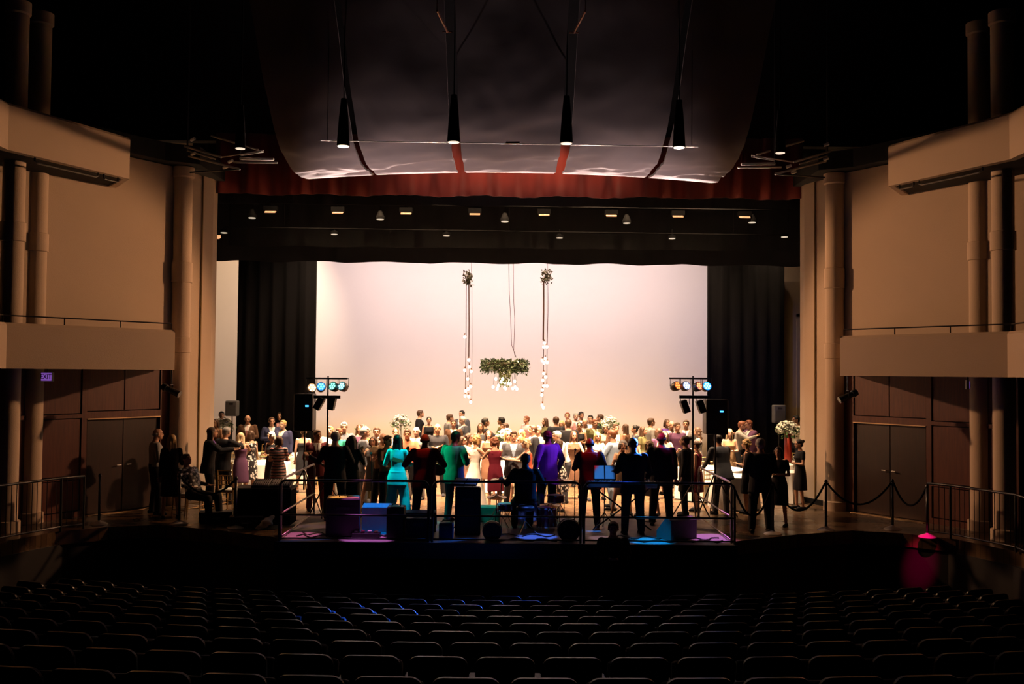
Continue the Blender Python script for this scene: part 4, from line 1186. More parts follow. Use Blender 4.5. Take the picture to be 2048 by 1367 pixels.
def guard(label, a, b, hgt=1.07, mat_=None):
    """tubular guard rail with rounded upper corners between two floor points"""
    a, b = V((*a, FZ)), V((*b, FZ)); d = (b - a).normalized(); U = V((0, 0, 1))
    t = thing('guard_rail', label, 'rail')
    c = .12; path = [a, a + U * (hgt - c)]
    for k in range(1, 5): an = k / 4 * PI / 2; path.append(a + U * (hgt - c + c * math.sin(an)) + d * (c - c * math.cos(an)))
    for k in range(0, 4): an = k / 4 * PI / 2; path.append(b + U * (hgt - c + c * math.cos(an)) - d * (c - c * math.sin(an)))
    path += [b + U * (hgt - c), b]
    bm = B(); tube(bm, path, .022, 8); finish('frame', bm, mat_ or BLKMET, t, smooth=True)
    bm = B(); tube(bm, [a + U * .46, b + U * .46], .018, 8); finish('mid_rail', bm, mat_ or BLKMET, t, smooth=True)
    bm = B(); tube(bm, [a + U * .05, b + U * .05], .014, 8); finish('toe_rail', bm, mat_ or BLKMET, t, smooth=True)
    return t


def fx(px, y=1040): return X(px, 17.72, y)


guard('left of the three black guard rails along the platform front', (fx(562), 17.72), (fx(858), 17.72))
guard('middle of the three black guard rails along the platform front, blue-lit at one end', (fx(866), 17.72), (fx(1161), 17.72))
guard('right of the three black guard rails along the platform front', (fx(1168), 17.72), (fx(1468), 17.72))
RAILG = mat('worn_rail', (0.30, 0.25, 0.26), 0.35, metal=.6)
guard('side guard rail running back along the left platform edge', (-4.02, 17.85), (-4.02, 20.9), mat_=RAILG)
guard('side guard rail running back along the right platform edge', (4.02, 17.85), (4.02, 20.9), mat_=RAILG)


# ---------------------------------------------------------------- light trees
def light_tree(nm, label, px, d, cans, low, spots):
    x = X(px, d, 800); zt = Z(px, 756, d)
    t = thing('light_tree', label, 'light stand', (x, d, FZ))
    H = zt - FZ
    bm = B(); tube(bm, [(0, 0, .35), (0, 0, H + .05)], [.024, .016], 8); finish('pole', bm, BLKMET, t)
    for k in range(3):
        a = k * 2 * PI / 3 + .5
        bm = B(); tube(bm, [(0, 0, .75), (.45 * math.cos(a), .45 * math.sin(a), .02)], .014); tube(bm, [(0, 0, .35), (.24 * math.cos(a), .24 * math.sin(a), .36)], .009); finish('leg', bm, BLKMET, t)
    x0, x1 = cans[0][0] - 12, cans[-1][0] + 8
    bm = B(); box(bm, ((X(x0, d, 756) + X(x1, d, 756)) / 2 - x, 0, H), (X(x1, d) - X(x0, d), .035, .035)); finish('crossbar', bm, BLKMET, t)
    lo0, lo1 = low[0][0] - 12, low[-1][0] + 16
    H2 = Z(px, 793, d) - FZ
    bm = B(); box(bm, ((X(lo0, d) + X(lo1, d)) / 2 - x, 0, H2), (X(lo1, d) - X(lo0, d), .05, .06)); finish('crossbar', bm, BLKMET, t)
    for cx, cz, col, pw, yaw in cans:
        lx, lz = X(cx, d, cz) - x, Z(cx, cz, d) - FZ
        M = Matrix.Translation((lx, -.04, lz)) @ Matrix.Rotation(yaw, 4, 'Z') @ Matrix.Rotation(-.35, 4, 'X')
        bm = B()
        loft(bm, [[M @ V((r * math.cos(a), y, r * math.sin(a))) for a in [2 * PI * k / 14 for k in range(14)]] for r, y in ((.098, -.06), (.10, 0), (.085, .07), (.04, .12))])
        c = finish('par_can', bm, BLKPLA, t, smooth=True, auto=True)
        bm = B()
        for i, j in ((0, 0), (1, 0), (-1, 0), (.5, .87), (-.5, .87), (.5, -.87), (-.5, -.87)):
            ell(bm, (i * .055, -.062, j * .055), (.022, .012, .022), M, 8, 6)
        finish('lens_cluster', bm, mat('led_' + col[0], (.1, .1, .1), .3, emit=col[1], power=pw), c)
        bm = B(); box(bm, (0, -.061, 0), (.001, .001, .001), M)
        loft(bm, [[M @ V((.09 * math.cos(a), y, .09 * math.sin(a))) for a in [2 * PI * k / 14 for k in range(14)]] for y in (-.062, -.057)])
        finish('lens_plate', bm, mat('led_plate_' + col[0], (.03, .03, .03), .3, emit=col[1], power=pw * .08), c)
        bm = B(); tube(bm, [(lx - .11, -.02, lz), (lx - .11, -.02, H), (lx + .11, -.02, H), (lx + .11, -.02, lz)], .008, 5); finish('yoke', bm, BLKMET, c)
    for cx, cz, tilt in low:
        lx, lz = X(cx, d, cz) - x, Z(cx, cz, d) - FZ
        M = Matrix.Translation((lx, 0, lz)) @ Matrix.Rotation(tilt, 4, 'Y')
        bm = B(); bevel_box(bm, (0, 0, 0), (.14, .22, .27), .015, M); c = finish('flood_lamp', bm, BLKPLA, t)
        bm = B(); tube(bm, [(lx - .09, 0, lz + .04), (lx - .09, 0, H2), (lx + .09, 0, H2), (lx + .09, 0, lz + .04)], .008, 5); finish('yoke', bm, BLKMET, c)
    for i, (off, target, half, pw, col) in enumerate(spots):
        spot('stage_par_' + nm, (x + off, d - .25, FZ + H - .2), target, half, pw, col, .5, .05)


BLUE = (0.02, 0.16, 1.0); CYAN = (0.0, 0.75, 0.65); MAG = (1.0, 0.03, 0.35); VIO = (0.40, 0.08, 1.0); AMB = (1.0, 0.45, 0.15)
light_tree('left', 'tall black light tree with four round coloured lamps at the left rear of the platform', 657, 20.75,
           [(625, 776, ('amber', (1.0, .55, .25)), 9, .4), (644, 774, ('blue', (.05, .35, 1.0)), 9, .2), (670, 773, ('green', (.2, .8, .6)), 3, -.5), (688, 773, ('cyan', (.3, .85, .9)), 3, -.5)],
           [(640, 806, .5), (665, 806, .2)],
           [(.1, (X(797, 20.0), 20.0, 1.1), 9, 500, CYAN), (.2, (X(905, 20), 20.1, 1.2), 8, 500, (0.0, .8, .42))])
light_tree('right', 'tall black light tree with four round coloured lamps at the right rear of the platform', 1386, 20.75,
           [(1351, 772, ('red', (1.0, .14, .03)), 5, .7), (1370, 772, ('blue_white', (.45, .55, 1.0)), 6, .4), (1394, 773, ('red_low', (1.0, .2, .08)), 4, .7), (1412, 773, ('deep_blue', (.03, .25, 1.0)), 30, .2)],
           [(1370, 812, -.35), (1402, 812, -.35)],
           [(.25, (X(1062, 19.0), 19.1, 1.0), 8, 1500, (.02, .20, 1.0)), (-.1, (X(1098, 20.2), 20.3, 1.5), 7, 500, VIO),
            (.2, (X(1330, 19.9), 19.9, 1.6), 7, 300, (.05, .3, 1.0)), (.25, (-.75, 14.3, -.3), 7, 34000, (.03, .15, 1.0))])
# coloured lamps in the canopy slots, aimed down at the band
for sx, target, half, pw, col in (
        (907, (X(800, 20.0), 19.9, 1.25), 3.2, 4500, CYAN), (907, (X(797, 20.0), 19.9, .55), 2.6, 4500, (0.0, .35, 1.0)), (1134, (X(903, 20), 20.0, 1.35), 2.6, 1600, (0.0, .85, .42)), (1134, (X(922, 20), 20.0, 1.6), 1.6, 4000, MAG),
        (907, (X(851, 19.3), 19.2, 1.76), 1.4, 2500, (1.0, .10, .03)), (1361, (X(1097, 20.5), 20.4, 1.35), 3.0, 1000, VIO), (1361, (X(1096, 20.5), 20.4, 1.76), 1.2, 2500, MAG),
        (1134, (X(1180, 19.6), 19.5, 1.55), 2.0, 2400, (1.0, .02, .03)), (1134, (X(1323, 19.9), 19.8, 1.78), 1.3, 5000, MAG), (685, (X(755, 18.9), 18.7, .2), 3.4, 4000, (0.0, .25, 1.0)),
        (685, (X(740, 18.0), 18.0, 0), 4.2, 5500, (.8, .2, .75)), (685, (X(600, 18.2), 18.3, 0), 3.4, 4500, (.9, .2, .4)), (1361, (X(1205, 19.2), 19.2, .95), 2.4, 4000, (.05, .3, 1.0)),
        (1134, (X(1302, 18.1), 18.0, 0), 3.4, 9000, (0.0, .38, 1.0)), (1361, (X(1430, 18.4), 18.4, 0), 4.2, 7000, (.8, .25, .8)), (1134, (X(1205, 18.2), 18.3, 0), 2.0, 2500, (.8, .45, .5)),
        (907, (X(980, 20.3), 20.2, .3), 1.6, 2000, (0.0, .7, .5)), (1134, (X(1075, 18.4), 18.4, 0), 3.2, 8000, (.08, .2, 1.0)), (907, (X(690, 18.5), 18.4, .95), 1.5, 7000, (1.0, .6, .25)),
        (1134, (X(1121, 19.7), 19.7, .85), 2.2, 450, (.9, .3, .7))):
    dd = 18.72; spot('canopy_par', (X(sx, dd, 285), dd, Z(sx, 285, dd) - .15), target, half, pw * .5, col, .4, .02)
spot('curtain_blue_spill', (X(1412, 20.75), 20.9, 2.7), (X(1480, 29), 29.3, 3.2), 14, 400, (.05, .15, 1.0), .9, .05)
# magenta pool on the apron front from a lamp on the right box
for s_ in (-1, 1):
    spot('canopy_lip_fill', (s_ * 3.7, 20.95, 2.6), (s_ * 1.9, 21.7, 7.3), 34, 1700, (1.0, .72, .68), 1.0, .05)  # unseen spots near the light trees, added to brighten the canopy lip
spot('magenta_par', (6.0, 14.5, 5.5), (7.95, 19.2, -0.5), 2.8, 7000, (1.0, 0.0, 0.16), 1.0, .05)


# ---------------------------------------------------------------- loudspeakers
def speaker_tower(px0, px1, d, label, led, py0=786, py1=860):
    x0, x1 = X(px0, d), X(px1, d); z0, z1 = Z(px0, py1, d), Z(px0, py0, d); cx = (x0 + x1) / 2
    t = thing('loudspeaker', label, 'loudspeaker', (cx, d, FZ if abs(cx) < 4.05 and d < 21 else 0))
    zz = t.location.z; z0 -= zz; z1 -= zz; w = x1 - x0
    bm = B(); bevel_box(bm, (0, 0, (z0 + z1) / 2), (w, .42, z1 - z0), .03); finish('cabinet', bm, BLKPLA, t)
    bm = B(); bevel_box(bm, (0, .215, (z0 + z1) / 2), (w * .9, .02, (z1 - z0) * .92), .006); finish('grille', bm, BLKMET, t)
    bm = B(); box(bm, (w * .2, -.213, z1 - .26), (.07, .012, .03)); finish('indicator_light', bm, mat('blue_led', (.02, .1, .2), .3, emit=(.05, .45, 1.0), power=4), t)
    bm = B(); bevel_box(bm, (-w * .1, -.212, (z0 + z1) / 2 - .1), (w * .45, .01, .3), .004); finish('rear_panel', bm, BLKMET, t)
    bm = B(); tube(bm, [(0, 0, .5), (0, 0, z0)], .02, 8); finish('pole', bm, BLKMET, t)
    for k in range(3):
        a = k * 2 * PI / 3 + PI / 2
        bm = B(); tube(bm, [(0, 0, .95), (.5 * math.cos(a), .5 * math.sin(a), .02)], .014); finish('leg', bm, BLKMET, t)


speaker_tower(592, 630, 21.5, 'big black loudspeaker raised on a stand at the left rear of the platform', 1)
speaker_tower(1408, 1452, 21.5, 'big black loudspeaker raised on a stand at the right rear of the platform', 1, 797, 867)
for px, py0, py1, d, l in ((466, 800, 831, 29.0, 'small grey loudspeaker on a pole before the left black curtain'), (1557, 809, 845, 28.6, 'small dark grey loudspeaker on a pole before the right black curtain')):
    z0, z1 = Z(px, py1, d), Z(px, py0, d); x = X(px, d)
    t = thing('loudspeaker', l, 'loudspeaker', (x, d, 0))
    bm = B(); bevel_box(bm, (0, 0, (z0 + z1) / 2), (.34, .3, z1 - z0), .03); finish('cabinet', bm, GREYPLA, t)
    bm = B(); box(bm, (0, -.155, z1 - .09), (.12, .012, .05)); finish('handle', bm, BLKPLA, t)
    bm = B(); box(bm, (0, -.152, (z0 + z1) / 2 - .05), (.27, .012, (z1 - z0) * .6)); finish('grille', bm, mat('grille_grey', (.07, .07, .075), .7), t)
    bm = B(); tube(bm, [(0, 0, 0.4), (0, 0, z0)], .018, 8); finish('pole', bm, BLKMET, t)
    for k in range(3):
        a = k * 2 * PI / 3
        bm = B(); tube(bm, [(0, 0, .8), (.4 * math.cos(a), .4 * math.sin(a), .02)], .012); finish('leg', bm, BLKMET, t)


# ---------------------------------------------------------------- band gear
def wedge(px, py_top, py_bot, d, w, label, m, rz=0, deep=.42, hgt=.4):
    x = X(px, d, py_bot)
    t = thing('stage_monitor', label, 'monitor speaker', (x, d, FZ), rz)
    bm = B()
    prof = [(-deep / 2, 0), (deep / 2, 0), (deep / 2, hgt * .35), (-deep * .1, hgt), (-deep / 2, hgt * .9)]
    a = [bm.verts.new((-w / 2, y, z)) for y, z in prof]; b = [bm.verts.new((w / 2, y, z)) for y, z in prof]
    bm.faces.new(a[::-1]); bm.faces.new(b)
    for i in range(5): bm.faces.new((a[i], a[(i + 1) % 5], b[(i + 1) % 5], b[i]))
    bmesh.ops.bevel(bm, geom=bm.edges[:], offset=.012, segments=1, affect='EDGES')
    finish('cabinet', bm, m, t)
    n = V((0, hgt * .65, deep * .6)).normalized(); c = V((0, deep * .2, hgt * .675)) + n * .006
    Mx = Matrix.Translation(c) @ Matrix.Rotation(-math.atan2(n.y, n.z), 4, 'X')
    bm = B(); box(bm, (0, 0, 0), (w * .88, deep * .72, .012), Mx); finish('grille', bm, mat('monitor_grille', (.30, .28, .28), .6), t)
    return t


PALEBOX = mat('pale_cabinet', (.55, .55, .58), .5)
wedge(762, 1000, 1058, 19.0, .62, 'blue-lit pale monitor wedge beside the left amplifier', PALEBOX, 0, .5, .52)
wedge(1352, 1043, 1089, 18.35, .62, 'stage monitor lying at the right corner of the platform', mat('monitor_grey', (.14, .13, .13), .6), .55)
wedge(980, 1003, 1026, 20.3, .42, 'teal-lit grey monitor behind the music stand', mat('monitor_teal', (.3, .36, .34), .5), 0, .35, .33)
wedge(841, 1019, 1086, 19.0, .6, 'dark monitor behind the bald band leader', BLKPLA, .1)


def amp(px0, px1, py0, d, label, top, m, dep=.4, rz=0, zbase=FZ):
    x = X((px0 + px1) / 2, d, 1040); w = (px1 - px0) / 1991 * d; h = Z(px0, py0, d) - zbase
    t = thing('amplifier', label, 'amplifier', (x, d, zbase), rz)
    bm = B(); bevel_box(bm, (0, 0, h / 2), (w, dep, h), .02); finish('cabinet', bm, m, t)
    bm = B(); bevel_box(bm, (0, dep / 2 + .006, h * .45), (w * .88, .012, h * .7), .004); finish('grille', bm, GREYPLA, t)
    bm = B(); box(bm, (0, 0, h + .004), (w * .92, dep * .9, .008)); finish('top_panel', bm, top, t)
    bm = B(); tube(bm, [(-.08, 0, h), (-.07, 0, h + .04), (.07, 0, h + .04), (.08, 0, h)], .01); finish('handle', bm, BLKPLA, t)
    bm = B(); box(bm, (0, -dep / 2 - .005, h * .75), (w * .4, .01, .06)); finish('rear_plate', bm, GREYPLA, t)


amp(656, 722, 992, 18.4, 'tan-topped black amplifier at the left of the platform', mat('tan_tweed', (.42, .27, .12), .8), mat('plum_tolex', (.06, .03, .06), .6), .5, .12)
amp(777, 812, 1010, 18.1, 'narrow black equipment case beneath the singer', BLKPLA, BLKPLA, .35)
amp(813, 866, 1032, 18.0, 'low black amplifier below the bald band leader', BLKPLA, BLKPLA, .35)
amp(911, 962, 972, 18.6, 'tall black flat equipment panel left of the drummer', BLKPLA, BLKPLA, .2)
amp(880, 908, 1042, 18.1, 'small navy amplifier left of the tall black panel', BLKPLA, mat('navy_tolex', (.02, .02, .12), .6), .3)
amp(1205, 1250, 1075, 18.1, 'small black case at the platform front right of the middle rail', BLKPLA, BLKPLA, .3)

# round cases
for px, py, r, l in ((1137, 1078, .20, 'round black drum case standing at the platform front right of the drummer'), (985, 1078, .17, 'round black drum case at the platform front left of the drummer')):
    t = thing('drum_case', l, 'drum case', (X(px, 17.95, py), 17.95, FZ))
    bm = B(); loft(bm, [[V((rr * math.cos(a), y, r + rr * math.sin(a))) for a in [2 * PI * k / 24 for k in range(24)]] for rr, y in ((r * .96, -.13), (r, -.12), (r, .12), (r * .96, .13))]); finish('shell', bm, BLKPLA, t, smooth=True, auto=True)
    bm = B(); loft(bm, [[V((rr * math.cos(a), y, r + rr * math.sin(a))) for a in [2 * PI * k / 24 for k in range(24)]] for rr, y in ((r + .008, -.02), (r + .008, .02))]); finish('strap', bm, BLKMET, t)

# drum kit, one thing per drum or stand
CYM = mat('cymbal_bronze', (.75, .55, .32), .25, metal=1.0)
DRUMR = mat('drum_shell', (.20, .02, .06), .25, coat=.8)
HEAD = mat('drum_head', (.75, .74, .72), .5)
CHROME = mat('chrome', (.8, .8, .82), .12, metal=1.0)


def cymbal(px, py, wpx, d, label, tilt=.12):
    x, z = X(px, d, py), Z(px, py, d) - FZ; r = wpx / 1991 * d / 2
    t = thing('cymbal', label, 'cymbal', (x, d, FZ))
    M = Matrix.Translation((0, 0, z)) @ Matrix.Rotation(tilt, 4, 'X')
    bm = B(); loft(bm, [[M @ V((rr * math.cos(a), rr * math.sin(a), zz)) for a in [2 * PI * k / 24 for k in range(24)]] for rr, zz in ((r, -.012), (r * .3, .004), (r * .15, .03), (.01, .035), (.01, .03), (r * .15, .026), (r * .3, 0), (r, -.015))], False)
    finish('plate', bm, CYM, t, smooth=True)
    bm = B(); tube(bm, [(0, 0, .3), (0, 0, z + .06)], .009, 8); finish('stand_rod', bm, CHROME, t)
    for k in range(3):
        a = k * 2 * PI / 3 + .4
        bm = B(); tube(bm, [(0, 0, .42), (.26 * math.cos(a), .26 * math.sin(a), .01)], .008); finish('leg', bm, CHROME, t)


cymbal(1003, 957, 42, 19.5, 'bronze cymbal left of the drummer, the higher of two')
cymbal(994, 991, 40, 19.2, 'small hi-hat cymbal left of the drummer, the lower of two')
cymbal(1121, 960, 54, 19.7, 'wide bronze cymbal right of the drummer')
cymbal(1100, 1007, 40, 19.1, 'blue-lit small cymbal right of the drummer, below the wide one')


def drum(px, py, r, h, d, label, horiz=False):
    x, z = X(px, d, py), Z(px, py, d)
    t = thing('drum', label, 'drum', (x, d, FZ))
    if horiz:
        ring = lambda rr, y: [V((rr * math.cos(a), y, r + .03 + rr * math.sin(a))) for a in [2 * PI * k / 24 for k in range(24)]]
        bm = B(); loft(bm, [ring(r, -h / 2), ring(r, h / 2)]); finish('shell', bm, DRUMR, t, smooth=True, auto=True)
        for s in (-1, 1):
            bm = B(); loft(bm, [ring(r + .012, s * h / 2 - .02), ring(r + .012, s * h / 2 + .02)]); finish('hoop', bm, CHROME, t)
            bm = B(); tube(bm, [(s * r * .8, .2, .4), (s * (r + .12), .3, .01)], .01); finish('leg', bm, CHROME, t)
    else:
        z0 = z - FZ - h
        bm = B(); lathe(bm, [(r, z0), (r, z0 + h)], 24); finish('shell', bm, DRUMR, t, smooth=True, auto=True)
        bm = B(); lathe(bm, [(r * .97, z0 + h), (r * .97, z0 + h + .006)], 24); finish('drum_head', bm, HEAD, t)
        for zz in (z0, z0 + h - .02):
            bm = B(); lathe(bm, [(r + .012, zz), (r + .012, zz + .025)], 24); finish('hoop', bm, CHROME, t)
        for k in range(3):
            a = k * 2 * PI / 3
            bm = B(); tube(bm, [(r * .9 * math.cos(a), r * .9 * math.sin(a), z0 + h * .5), (r * 1.1 * math.cos(a), r * 1.1 * math.sin(a), .01)], .008); finish('leg', bm, CHROME, t)


drum(1051, 1030, .28, .4, 19.85, 'red-violet bass drum in front of the drummer', True)
drum(1112, 988, .17, .14, 19.75, 'small tom drum lit pink right of the drummer')
drum(1094, 1012, .19, .38, 19.3, 'floor drum with blue-lit head right of the drummer')
drum(1014, 1005, .18, .13, 19.45, 'snare drum just left of the drummer')
t = thing('drum_stool', 'round drum stool under the seated drummer', 'stool', (X(1051, 18.85, 1000), 18.72, FZ))
bm = B(); lathe(bm, [(.15, .43), (.17, .45), (.17, .5), (.14, .52)], 20); finish('seat', bm, BLKPLA, t, smooth=True)
bm = B(); tube(bm, [(0, 0, .1), (0, 0, .44)], .02); finish('pole', bm, CHROME, t)
for k in range(3):
    a = k * 2 * PI / 3
    bm = B(); tube(bm, [(0, 0, .25), (.22 * math.cos(a), .22 * math.sin(a), .01)], .01); finish('leg', bm, CHROME, t)

# music stand left of the drums, keyboard and its stand, second keyboard
PAPER = mat('sheet_paper', (.78, .76, .74), .8)


def music_stand(px, py, d, w, label, paper, rz=0, tilt=-.6):
    x, z = X(px, d, py), Z(px, py, d) - FZ
    t = thing('music_stand', label, 'music stand', (x, d, FZ), rz)
    M = Matrix.Translation((0, 0, z)) @ Matrix.Rotation(tilt, 4, 'X')
    bm = B(); box(bm, (0, 0, 0), (w, .012, .3), M); box(bm, (0, -.025, -.14), (w, .05, .012), M); finish('desk', bm, BLKMET, t)
    for s in (-1, 1):
        bm = B(); box(bm, (s * w * .24, -.012, .01), (w * .42, .008, .26), M); finish('sheet_music', bm, paper, t)
    bm = B(); tube(bm, [(0, 0, .3), (0, 0, z)], .012); finish('pole', bm, BLKMET, t)
    for k in range(3):
        a = k * 2 * PI / 3 + PI / 2
        bm = B(); tube(bm, [(0, 0, .32), (.26 * math.cos(a), .26 * math.sin(a), .01)], .01); finish('leg', bm, BLKMET, t)


music_stand(932, 963, 19.0, .5, 'low tilted music stand with pale sheets left of the drummer', PAPER, -.3, -1.15)
music_stand(1209, 944, 19.35, .44, 'music stand with pink and blue lit sheets above the keyboard', PAPER, 0, -.35)


def keyboard(px0, px1, py, d, label, rz=0):
    x = X((px0 + px1) / 2, d, py); w = (px1 - px0) / 1991 * d; z = Z(px0, py, d) - FZ
    t = thing('keyboard', label, 'keyboard', (x, d, FZ), rz)
    bm = B(); bevel_box(bm, (0, 0, z), (w, .3, .11), .015); finish('case', bm, mat('pale_keyboard', (.42, .42, .45), .35), t)
    bm = B(); box(bm, (0, -.07, z + .058), (w * .92, .13, .01)); finish('white_keys', bm, WHITE, t)
    bm = B()
    for k in range(int(w / .03)): 
        if k % 7 not in (2, 6): box(bm, (-w * .45 + k * .03, -.045, z + .068), (.013, .08, .012))
    finish('black_keys', bm, BLKPLA, t)
    for s in (-1, 1):
        bm = B(); tube(bm, [(s * w * .42, -.1, .02), (-s * w * .42, .05 * s, z - .05)], .016); finish('leg', bm, BLKMET, t)


keyboard(1174, 1312, 966, 19.25, 'long blue-lit keyboard on a crossed stand before the keyboard player')

# guitars
WOODG = mat('guitar_wood', (.50, .24, .08), .25, coat=.6)


def guitar(px, py, d, ax, label, body):
    c = V((X(px, d, py), d, Z(px, py, d)))
    t = thing('guitar', label, 'guitar', c)
    axv = V(ax).normalized(); side_ = axv.cross(V((0, 1, 0))).normalized(); nrm = axv.cross(side_).normalized()
    M = Matrix((( *axv, 0), (*side_, 0), (*nrm, 0), (0, 0, 0, 1))).transposed()
    bm = B(); outl = []
    for k in range(28):
        a = 2 * PI * k / 28; r = .17 + .035 * math.cos(2 * a) - .02 * math.cos(3 * a)
        outl.append(V((r * 1.1 * math.cos(a), r * .95 * math.sin(a), 0)))
    loft(bm, [[M @ (p * .96 + V((0, 0, -.03))) for p in outl], [M @ (p + V((0, 0, -.02))) for p in outl], [M @ (p + V((0, 0, .02))) for p in outl], [M @ (p * .96 + V((0, 0, .03))) for p in outl]])
    finish('body', bm, body, t, smooth=True, auto=True)
    bm = B(); box(bm, (.42, 0, .02), (.56, .045, .025), M); finish('neck', bm, WOODG, t)
    bm = B(); box(bm, (.76, 0, .015), (.15, .075, .02), M); finish('headstock', bm, WOODG, t)
    bm = B(); tube(bm, [M @ V((-.15, 0, -.03)), M @ V((-.05, .0, -.2)), M @ V((.2, 0, -.22)), M @ V((.3, 0, 0))], .012); finish('strap', bm, BLKPLA, t)


guitar(868, 936, 19.62, (-1, .12, .22), 'guitar held by the bald band leader, wooden neck pointing left', WOODG)
guitar(672, 945, 20.55, (-.8, .3, .5), 'dark guitar held by the guitarist at the left end of the band', mat('dark_guitar', (.06, .01, .01), .2, coat=.8))

# microphone stands
for px, py, d, l in ((745, 912, 20.3, 'thin microphone stand left of the teal singer'), (1150, 905, 20.3, 'thin microphone stand left of the red-lit player'),
                     (820, 925, 20.4, 'thin microphone stand between the singer and the band leader'), (1300, 905, 20.4, 'thin microphone stand right of the keyboard player')):
    z = Z(px, py, d) - FZ
    t = thing('microphone_stand', l, 'microphone stand', (X(px, d, py), d, FZ))
    bm = B(); tube(bm, [(0, 0, .02), (0, 0, z)], .010); finish('pole', bm, BLKMET, t)
    bm = B(); lathe(bm, [(.14, 0), (.14, .015), (.03, .03)], 16); finish('base', bm, BLKMET, t)
    bm = B(); tube(bm, [(0, 0, z), (0, -.07, z + .05), (0, -.12, z + .085)], [.012, .014, .026], 8); finish('microphone', bm, BLKPLA, t)
# cables and small clutter on the deck
r = random.Random(11)
for i, (x0, x1, l) in enumerate(((-3.8, -2.9, 'tangled cable on the left corner of the deck'), (-2.9, -1.6, 'long cable across the purple-lit deck beside the tan-topped amplifier'), (-.3, .9, 'cable under the drum kit'), (1.9, 3.0, 'cable on the blue-lit deck'), (2.9, 3.9, 'cable beside the right corner monitor'))):
    for j in range(2):
        bm = B(); y = r.uniform(17.9, 18.5)
        tube(bm, [(x0 + (x1 - x0) * k / 14, y + .15 * math.sin(k * 1.1 + i + j * 2) + r.uniform(-.04, .04), FZ + .014) for k in range(15)], .012, 5)
        tag(finish('cable', bm, BLKPLA, smooth=True), ('black ' if j else 'second black ') + l, 'cable')
bm = B(); bevel_box(bm, (0, 0, .04), (.5, .25, .08), .01)
t = finish('pedal_board', bm, BLKMET, loc=(X(735, 18.2, 1070), 18.2, FZ)); tag(t, 'pedal board on the purple-lit deck right of the tan-topped amplifier', 'pedal board')
for k in range(4):
    bm = B(); bevel_box(bm, (-.18 + k * .12, 0, .10), (.07, .12, .04), .008); finish('pedal', bm, [PALEBOX, DRUMR, PALEBOX, CYM][k], t)


# ---------------------------------------------------------------- tables, cloths, chairs, flowers
def table(px, py, d, r, label, cloth_label):
    x = X(px, d, py)
    t = thing('round_table', label, 'table', (x, d, 0), group='round party tables')
    bm = B(); lathe(bm, [(r, .72), (r, .74)], 28); finish('tabletop', bm, WHITE, t)
    for k in range(4):
        a = k * PI / 2 + .4
        bm = B(); tube(bm, [(r * .6 * math.cos(a), r * .6 * math.sin(a), 0), (r * .6 * math.cos(a), r * .6 * math.sin(a), .72)], .015); finish('leg', bm, PIPE, t)
    bm = B(); n = 48; rings = []
    for rr, z, f in ((.02, .748, 0), (r, .748, 0), (r + .012, .735, .002), (r + .03, .5, .02), (r + .05, .25, .035), (r + .06, .02, .05)):
        rings.append([V(((rr + f * math.sin(a * 12)) * math.cos(a), (rr + f * math.sin(a * 12)) * math.sin(a), z)) for a in [2 * PI * k / n for k in range(n)]])
    loft(bm, rings)
    o = finish('tablecloth', bm, LINEN, smooth=True, auto=True, loc=(x, d, 0)); tag(o, cloth_label, 'tablecloth', 'white round tablecloths')
    # plates and glasses
    return V((x, d, .75))


def make_chair():
    t = thing('banquet_chair', 'gold slatted banquet chair', 'chair')
    for sx in (-1, 1):
        bm = B(); tube(bm, [(sx * .19, .19, 0), (sx * .18, .18, .44)], [.011, .016]); finish('leg', bm, GOLD, t)
        bm = B(); tube(bm, [(sx * .19, -.21, 0), (sx * .18, -.18, .45), (sx * .18, -.22, .92)], [.011, .016, .013]); finish('leg', bm, GOLD, t)
    bm = B(); bevel_box(bm, (0, 0, .445), (.40, .40, .03), .008); finish('seat', bm, GOLD, t)
    bm = B(); bevel_box(bm, (0, 0, .48), (.39, .39, .045), .018); finish('cushion', bm, LINEN, t)
    bm = B()
    for z, y in ((.60, -.192), (.70, -.20), (.80, -.209), (.905, -.22)): tube(bm, [(-.18, y, z), (0, y - .012, z + .008), (.18, y, z)], .012)
    for k in range(5): tube(bm, [(-.12 + k * .06, -.20, .60), (-.12 + k * .06, -.215, .80)], .007)
    finish('backrest', bm, GOLD, t)
    bm = B()
    for z in (.18, .27):
        for sx in (-1, 1): tube(bm, [(sx * .187, .187, z), (sx * .187, -.2, z)], .008)
    tube(bm, [(-.187, .187, .22), (.187, .187, .22)], .008); finish('stretcher', bm, GOLD, t)
    return t


chair0 = make_chair(); used = [False]


def chair(x, y, rz, label, group='gold banquet chairs'):
    if used[0]: o = copy_tree(chair0)
    else: o = chair0; used[0] = True
    o.location = (x, y, 0); o.rotation_euler = (0, 0, rz); tag(o, label, 'chair', group)
    return o


